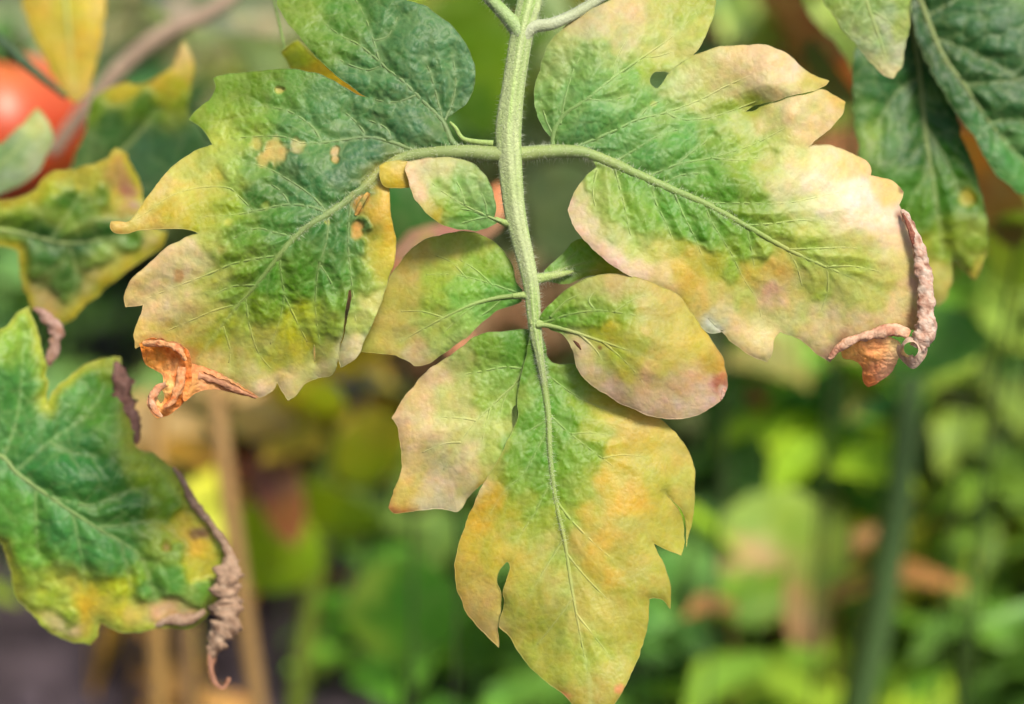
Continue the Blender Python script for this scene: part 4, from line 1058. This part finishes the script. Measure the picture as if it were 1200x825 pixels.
def compound(seed):
    r = np.random.default_rng(seed)
    VV, FF, CC = [], [], []
    off = 0
    Ltot = 0.20
    path = np.array([(Ltot * t, 0.01 * math.sin(3 * t), 0.03 * t - 0.10 * Ltot * 5 * t ** 2 * 0.6) for t in np.linspace(0, 1, 9)])
    V, F = tube(path, np.linspace(0.0032, 0.0012, 9), 6)
    VV.append(V); FF += [tuple(k + off for k in f) for f in F]; CC.append(np.tile([1.1, 1.1, 0.9], (len(V), 1))); off += len(V)
    spec = [(1.0, 0, 0.085)] + [(t, s * (62 + r.normal() * 10), l) for t, l in ((0.78, 0.065), (0.55, 0.07), (0.34, 0.045)) for s in (-1, 1)]
    for t, ang, L in spec:
        V, F, C = leaflet_grid(L * (0.85 + 0.3 * r.random()), L * (0.28 + 0.1 * r.random()), 0.25 + 0.3 * r.random(), 0.15 + 0.25 * r.random(), 0.14, r)
        a = math.radians(ang); b = math.radians(r.normal() * 18 - 10); c = math.radians(r.normal() * 22)
        Rx = np.array([[1, 0, 0], [0, math.cos(c), -math.sin(c)], [0, math.sin(c), math.cos(c)]])
        Ry = np.array([[math.cos(b), 0, math.sin(b)], [0, 1, 0], [-math.sin(b), 0, math.cos(b)]])
        Rz = np.array([[math.cos(a), -math.sin(a), 0], [math.sin(a), math.cos(a), 0], [0, 0, 1]])
        p = np.array([np.interp(t, np.linspace(0, 1, 9), path[:, k]) for k in range(3)])
        V = V @ (Rz @ Ry @ Rx).T + p
        VV.append(V); FF += [tuple(k + off for k in f) for f in F]; CC.append(C); off += len(V)
    m = mesh_data("compound_leaf", np.concatenate(VV), FF, np.concatenate(CC))
    m.materials.append(M_BACK)
    return m


LEAFM = [compound(200 + k) for k in range(7)]


def plant(x, y, h, nl, seed, label, scale=1.0, stem_h="#4a5c2c", lean=(0, 0), rad=0.0045):
    r = np.random.default_rng(seed)
    foot = np.array([x, y, 0.0])
    e = empty("tomato_plant", foot)
    tag(e, label, "plant", "tomato plants growing behind the sharp leaf")
    P = [foot + [0, 0, -0.03]] + [foot + np.array([lean[0] * t + 0.02 * r.normal(), lean[1] * t + 0.02 * r.normal(), h * t]) for t in (0.33, 0.66, 1.0)]
    R = [rad, rad * 0.9, rad * 0.75, rad * 0.45]
    stem_mesh("stem", P, R, stem_h, e, 8)
    P = np.array(P)
    n_on = 0
    for k in range(nl):
        t = 0.08 + 0.92 * (k + r.random()) / nl
        p = np.array([np.interp(t, [0, 0.33, 0.66, 1], P[:, q]) for q in range(3)])
        az = k * 2.4 + r.normal() * 0.5
        s = scale * (0.65 + 0.5 * r.random())
        pitch = math.radians(r.normal() * 18 + (10 if t < 0.9 else -35))
        tip = p + np.array([math.cos(az), math.sin(az), -0.25]) * 0.13 * s
        c = bg_colour(tip, r)
        if c is None: continue
        o = bpy.data.objects.new("leaf", LEAFM[r.integers(len(LEAFM))])
        COL.objects.link(o)
        o.parent = e
        o.location = p - foot
        o.rotation_euler = (r.normal() * 0.25, pitch, az)
        o.scale = (s, s, s)
        o.color = (*c, 1)
        n_on += 1
    return e


adj = ["pale stemmed", "leaning", "sparse", "bushy", "low", "tall"]
SPOTS = [(0.16, 1.75, .42, 22), (0.36, 1.70, .40, 22), (0.50, 1.95, .48, 24), (0.24, 2.05, .50, 26), (-0.02, 1.95, .46, 22), (-0.12, 1.72, .36, 18), (0.08, 2.35, .55, 24), (0.42, 2.45, .6, 26), (-0.30, 2.25, .55, 24), (-0.50, 2.0, .5, 20),
         (-0.10, 2.75, .62, 24), (0.25, 2.85, .66, 24), (0.62, 2.8, .66, 22), (-0.45, 2.85, .66, 24), (-0.75, 2.6, .6, 18), (0.0, 3.3, .72, 22), (0.45, 3.4, .72, 22), (-0.35, 3.4, .72, 22), (0.85, 3.3, .72, 16), (-0.85, 3.4, .72, 16), (0.75, 2.2, .5, 16), (-0.8, 2.1, .5, 12),
         (0.2, 4.0, .75, 18), (-0.25, 4.1, .75, 18), (0.65, 4.1, .75, 16), (-0.65, 4.1, .75, 16)]
for k, (x, y, h, nl) in enumerate(SPOTS):
    plant(x, y, h, int(nl * 1.5), 300 + k, "blurred leafy tomato plant growing from the soil behind the sharp leaf", scale=0.85 if y < 2.2 else 1.0, lean=(0.05 * math.sin(k * 2.1), 0.04 * math.cos(k * 1.3)))


def to_ground(px, py, D):
    """continue straight down from a point to the soil"""
    p = W(px, py, D)
    return np.array([p[0], p[1], -0.02])


def bare_stem(name, label, path, D, rad, h, h2=None):
    P = [W(a, b_, D) for a, b_ in path]
    last = P[-1]; d = (P[-1] - P[-2]); 
    g_ = last + d * ((last[2] + 0.03) / max(1e-3, -d[2])) if d[2] < 0 else np.array([last[0], last[1], -0.02])
    P.append(g_)
    e = stem_mesh(name, P, [rad * 0.8] + [rad] * (len(P) - 1), h, None, 10, h2)
    tag(e, label, "stem")
    return e


bare_stem("plant_stem", "thick dark green upright stem at the right behind the sharp leaf", [(1085, 330), (1068, 450), (1052, 600), (1030, 740), (1010, 825)], 1.62, 0.0085, "#3c5424", "#4a6830")
bare_stem("plant_stem", "yellow green slanting stem beside the thick dark stem", [(1075, 480), (1050, 560), (1022, 680), (1000, 790)], 1.66, 0.0050, "#5c7030", "#6c8034")
bare_stem("dry_stem", "long straight tan dry stem right of the shrivelled brown curl", [(250, 440), (262, 540), (280, 670), (302, 825)], 1.5, 0.0055, "#b08c58", "#a07c48")
bare_stem("dry_stem", "short golden tan dry stem below the dark lobed leaf", [(186, 470), (184, 560), (182, 680), (186, 825)], 1.56, 0.006, "#b8903c", "#a07c48")
bare_stem("dry_stem", "thin brown dry stem between the two tan stems", [(214, 600), (216, 700), (222, 825)], 1.6, 0.005, "#8c6844", "#9c7c50")
bare_stem("plant_stem", "bright yellow green stem in the middle of the weeds", [(392, 470), (376, 560), (372, 640), (362, 720)], 1.75, 0.007, "#7c8c28", "#6c8024")


def back_leaf(label, out, cols, z, D, petiole, seed, **kw):
    return near_leaf(label, out, cols, z, [], D, petiole, step=6, quilt=5, seed=seed, gain=1.75 if D > 1.55 else 1.2, pr=[2.6] * len(petiole), pcol="#4a6030", **kw)


def down(px, py, D):
    """petiole from a leaf base to the soil behind it, in photograph px"""
    a = W(px, py, D)
    b = np.array([a[0], a[1] + 0.10, -0.01])
    m = (a + b) / 2 + np.array([0.01, 0.05, 0.08])
    out = []
    for q in (b, m, a):
        x, y, dd = to_px(q)
        out.append((float(x), float(y), float((D - dd) / 0.0003)))
    return out


for (lab, outl, colr, zz, DD, bp_, sd_) in [
    ("drooping green leaf with a large tan withered tip", "850,600c 880,580 930,575 985,600 1000,650 985,690 968,700 970,740 950,790c 932,765 915,715 895,690 868,690 840,660", "880,610,7c9c34 930,620,88a428 960,660,90a034 870,650,b89864 905,690,c08c60 940,730,c89468 945,770,b88860 965,710,a89850 980,680,7c9438", [(850, 600, 0), (945, 780, 40), (980, 660, 10), (900, 640, 20)], 1.7, (852, 600), 401),
    ("dark red brown withered leaf hanging between green weeds", "296,530c 320,520 350,560 358,610 345,640c 320,620 300,580", "320,550,6c3c2c 340,600,7c4424 310,560,5c3430", [(300, 530, 0), (345, 635, 20), (330, 580, 12)], 1.65, (298, 531), 402),
    ("bright yellow green broad weed leaf left of the dark gap", "240,640c 270,600 330,590 370,620 376,670 340,690 290,690 255,670", "280,640,98b81c 340,630,a4bc1c 310,670,8cb020 360,660,94b428", [(240, 640, -10), (310, 640, 20), (370, 680, 0)], 1.7, (368, 676), 403),
    ("yellow weed leaf standing above the bright stem", "392,560c 400,510 440,480 480,500 470,540 430,570", "420,530,b8b02c 450,505,c0a838 440,550,a8b028", [(392, 560, 0), (440, 520, 16), (480, 500, 0)], 1.75, (393, 558), 404),
    ("olive yellow weed leaf beside the mauve grey stone", "318,470c 340,445 390,450 405,480 380,505 340,500", "340,475,b8a83c 380,475,a8b02c 370,490,c0a848", [(318, 470, 0), (360, 475, 14), (404, 482, 0)], 1.7, (342, 498), 420),
    ("lime green narrow weed leaf crossing the bright stem", "300,585c 340,560 400,575 450,610 420,625 350,615", "330,585,a0b81c 380,590,acc020 420,610,94b02c", [(300, 585, 0), (370, 590, 16), (448, 610, 0)], 1.72, (440, 606), 421),
    ("pale tan withered leaf above the tan dry stem", "262,490c 290,470 330,478 345,500 310,515 280,510", "290,490,b89870 320,490,c0a478 310,505,a88c60", [(262, 490, 0), (305, 492, 12), (344, 500, 0)], 1.62, (342, 500), 423),
    ("mid green rounded weed leaf at the foot of the picture", "400,720c 420,680 470,650 530,680 540,730 500,770 440,770", "440,720,4c8c30 480,700,4c8c38 510,740,4a8430 430,700,90b050 420,740,88ac48", [(400, 720, 0), (470, 710, 16), (540, 730, -10)], 1.62, (402, 722), 405),
    ("large deep green leaf right of the end leaflet", "900,470c 950,440 1010,470 1040,540 1030,610 990,640 940,600 905,540", "950,500,4c8854 1000,540,417a48 980,600,467e44 930,540,5c9448", [(900, 470, 0), (980, 540, 16), (1030, 610, -10)], 1.85, (1030, 606), 406),
    ("fresh green leaf below the orange dried tip", "940,400c 1000,410 1060,440 1120,430 1160,400 1120,360 1030,370", "980,410,5c9824 1040,430,5c9828 1100,410,54902c 1140,400,4a8824", [(940, 400, 0), (1050, 410, 10), (1160, 400, -10)], 1.42, (1155, 402), 407),
    ("bright green leaf behind the central stalk", "470,60c 500,10 560,-10 600,40 610,110 580,160 520,130", "520,60,6c9418 570,60,74a010 560,120,548420 590,100,7ca018", [(470, 60, 0), (550, 70, 20), (590, 150, -20)], 1.5, (580, 157), 408),
    ("dusty grey green leaf under the right branch of the stalk", "620,230c 640,195 690,200 715,250 700,300 650,310 625,280", "650,240,687c5c 690,260,64785c 660,290,647858", [(620, 230, 0), (670, 250, 12), (700, 300, 0)], 1.45, (655, 308), 409),
    ("dusky pink dried leaf seen between the small leaflets", "455,300c 480,272 530,255 585,215 592,250 560,290 500,310", "480,290,b07c68 530,275,b87868 580,235,e08c64 560,270,9c6450 500,300,a89044", [(455, 300, 0), (530, 275, 10), (590, 230, 0)], 1.15, (500, 309), 410),
    ("dark green leaf filling the gap by the folded leaflet", "420,220c 450,205 510,215 530,250 500,290 440,290", "450,240,3f7840 490,250,3c7038 470,280,44703c", [(420, 220, 0), (480, 250, 10), (520, 270, 0)], 1.25, (445, 289), 411),
    ("rusty brown withered leaf at the upper right", "880,-40c 920,-30 950,20 985,60 1010,110 985,120 940,80 900,40", "910,0,7c4830 940,50,743c28 980,100,b85c38 960,60,6c3c2c", [(880, -40, 0), (950, 50, 14), (1000, 115, 0)], 1.45, (996, 117), 412),
    ("soft pale green leaf beside the rusty leaf", "940,60c 960,35 1000,40 1020,80 1005,120 965,115", "970,70,8cac60 1000,80,80a058 980,110,94a85c", [(940, 60, 0), (985, 80, 10), (1005, 118, 0)], 1.35, (1004, 118), 413),
    ("orange brown withered leaf between the dark green leaves", "1120,150c 1150,160 1180,200 1210,250 1190,290 1150,260 1130,200", "1140,180,c87c3c 1170,220,9c6844 1190,260,a07848", [(1120, 150, 0), (1160, 210, 10), (1200, 280, 0)], 1.3, (1192, 288), 414),
    ("yellow green leaf at the right edge under the broad leaf", "1150,280c 1180,250 1220,260 1240,310 1200,340 1165,325", "1180,280,94a838 1210,300,7ca030 1180,320,8ca048", [(1150, 280, 0), (1195, 295, 10), (1235, 310, 0)], 1.4, (1200, 339), 415),
    ("deep green leaf above the pale bleached lobe", "840,-30c 870,-40 905,0 900,50 860,45 838,20", "860,0,4c7454 885,20,44684c 870,40,50784c", [(840, -30, 0), (870, 10, 10), (900, 50, 0)], 1.3, (862, 44), 416),
]:
    back_leaf(lab, outl, colr, zz, DD, down(bp_[0], bp_[1], DD), sd_)

# a second small red fruit far behind
for k, (px, py, D, rpx, lab) in enumerate([(888, 468, 1.9, 17, "small dark red tomato low behind the oval leaflet")]):
    c = W(px, py, D); r_ = rpx * 0.0003 * D / D0
    e = empty("tomato", c); tag(e, lab, "tomato")
    FV2 = c + (FV - fc) / fr * r_
    mk("fruit", FV2, FF, M_FRUIT, e, np.tile(lin("#a03018") * 0.8, (len(FV2), 1)))
    t_ = c + [0, 0, r_ * 0.78]
    stem_mesh("fruit_stalk", [t_, t_ + [0.005, 0, 0.02], t_ + [0.04, 0.03, 0.01], [c[0] + 0.08, c[1] + 0.06, -0.02]], [0.002, 0.002, 0.003, 0.004], "#5c7c34", e)

# stones
M_STONE = plain("stone_grey", "#7c7488", rough=0.8, noise=0.3, scale=40, bump=0.5)


def stone_mesh(seed, nu=14, nv=9):
    r = np.random.default_rng(seed)
    a = r.normal(size=(6, 3)); V = []
    for i in range(nv + 1):
        for j in range(nu):
            t = math.pi * i / nv; p = 2 * math.pi * j / nu
            d = np.array([math.sin(t) * math.cos(p), math.sin(t) * math.sin(p), math.cos(t) * 0.65])
            V.append(d * (1 + 0.12 * np.sin(a @ d * 1.7).sum() / 2))
    F = [(i * nu + j, (i + 1) * nu + j, (i + 1) * nu + (j + 1) % nu, i * nu + (j + 1) % nu) for i in range(nv) for j in range(nu)]
    m = mesh_data("stone", np.array(V), F); m.materials.append(M_STONE)
    return m


STM = [stone_mesh(k) for k in range(4)]


def ground_at(px, py):
    d = W(px, py, 1.0) - CAM
    return CAM + d * (-CAM[2] / d[2])


for k, (px, py, s, lab) in enumerate([(1112, 565, .030, "pinkish grey stone lying on soil beside the weeds at the right"), (1150, 540, .024, "small lavender grey stone on soil behind the pinkish stone"), (1122, 675, .030, "blue grey stone lying in a dark gap between weeds"), (1175, 440, .03, "dark grey stone on bare soil behind the fresh green leaf"), (410, 478, .04, "mauve grey stone on soil behind the yellow weed leaf")]):
    p = ground_at(px, py)
    o = bpy.data.objects.new("stone", STM[k % 4]); COL.objects.link(o)
    o.location = p + [0, 0, s * 0.3]; o.scale = (s, s, s); o.rotation_euler = (0, 0, k)
    tag(o, lab, "stone")

# small clods and pebbles, nobody could count them
r = np.random.default_rng(77)
V0 = np.array([tuple(v.co) for v in stone_mesh(9, 6, 4).vertices]); F0 = [(i * 6 + j, (i + 1) * 6 + j, (i + 1) * 6 + (j + 1) % 6, i * 6 + (j + 1) % 6) for i in range(4) for j in range(6)]
VV, FF2 = [], []
for k in range(1400):
    p = np.array([r.uniform(-1.1, 1.1), r.uniform(1.3, 3.6), 0.0]); s = 0.004 + 0.012 * r.random() ** 2
    a = r.random() * 6; Rz = np.array([[math.cos(a), -math.sin(a), 0], [math.sin(a), math.cos(a), 0], [0, 0, 1]])
    FF2 += [tuple(q + k * len(V0) for q in f) for f in F0]
    VV.append(V0 @ Rz.T * s + p)
tag(mk("gravel", np.concatenate(VV), FF2, plain("clods", "#5c5058", rough=0.95, noise=0.5, scale=8)), "loose clods and small pebbles scattered over the dark soil", "gravel", kind="stuff")

# low weeds covering the soil
VV, FF2, CC = [], [], []
off = 0
for k in range(6500):
    x, y = r.uniform(-1.0, 1.0), r.uniform(1.45, 3.6)
    p = np.array([x, y, 0.0]); h = 0.02 + 0.16 * r.random() ** 1.5
    c = bg_colour(p + [0, 0, h], r)
    if c is None or fbm(np.array([x * 100]), np.array([y * 100]), 30, 8)[0] < -0.25: continue
    V, F, C = leaflet_grid(0.06 * (0.5 + r.random()), 0.019 * (0.6 + r.random()), 0.2 + 0.4 * r.random(), 0.2, 0.1, r)
    a = r.random() * 6.28; b = -r.random() * 1.0
    Ry = np.array([[math.cos(b), 0, math.sin(b)], [0, 1, 0], [-math.sin(b), 0, math.cos(b)]])
    Rz = np.array([[math.cos(a), -math.sin(a), 0], [math.sin(a), math.cos(a), 0], [0, 0, 1]])
    V = V @ (Rz @ Ry).T + p + [0, 0, h]
    st, sf = tube(np.array([p - [0, 0, 0.01], p + [0.003, 0, h * 0.5], p + [0, 0, h]]), [0.0012, 0.001, 0.0008], 4, caps=False)
    FF2 += [tuple(q + off for q in f) for f in F]; VV.append(V); CC.append(C * c); off += len(V)
    FF2 += [tuple(q + off for q in f) for f in sf]; VV.append(st); CC.append(np.tile(c, (len(st), 1))); off += len(st)
tag(mk("weeds", np.concatenate(VV), FF2, M_BLUR, None, np.clip(np.concatenate(CC), 0.005, 0.85)), "low yellow green weeds covering the soil behind the leaf", "weeds", kind="stuff")
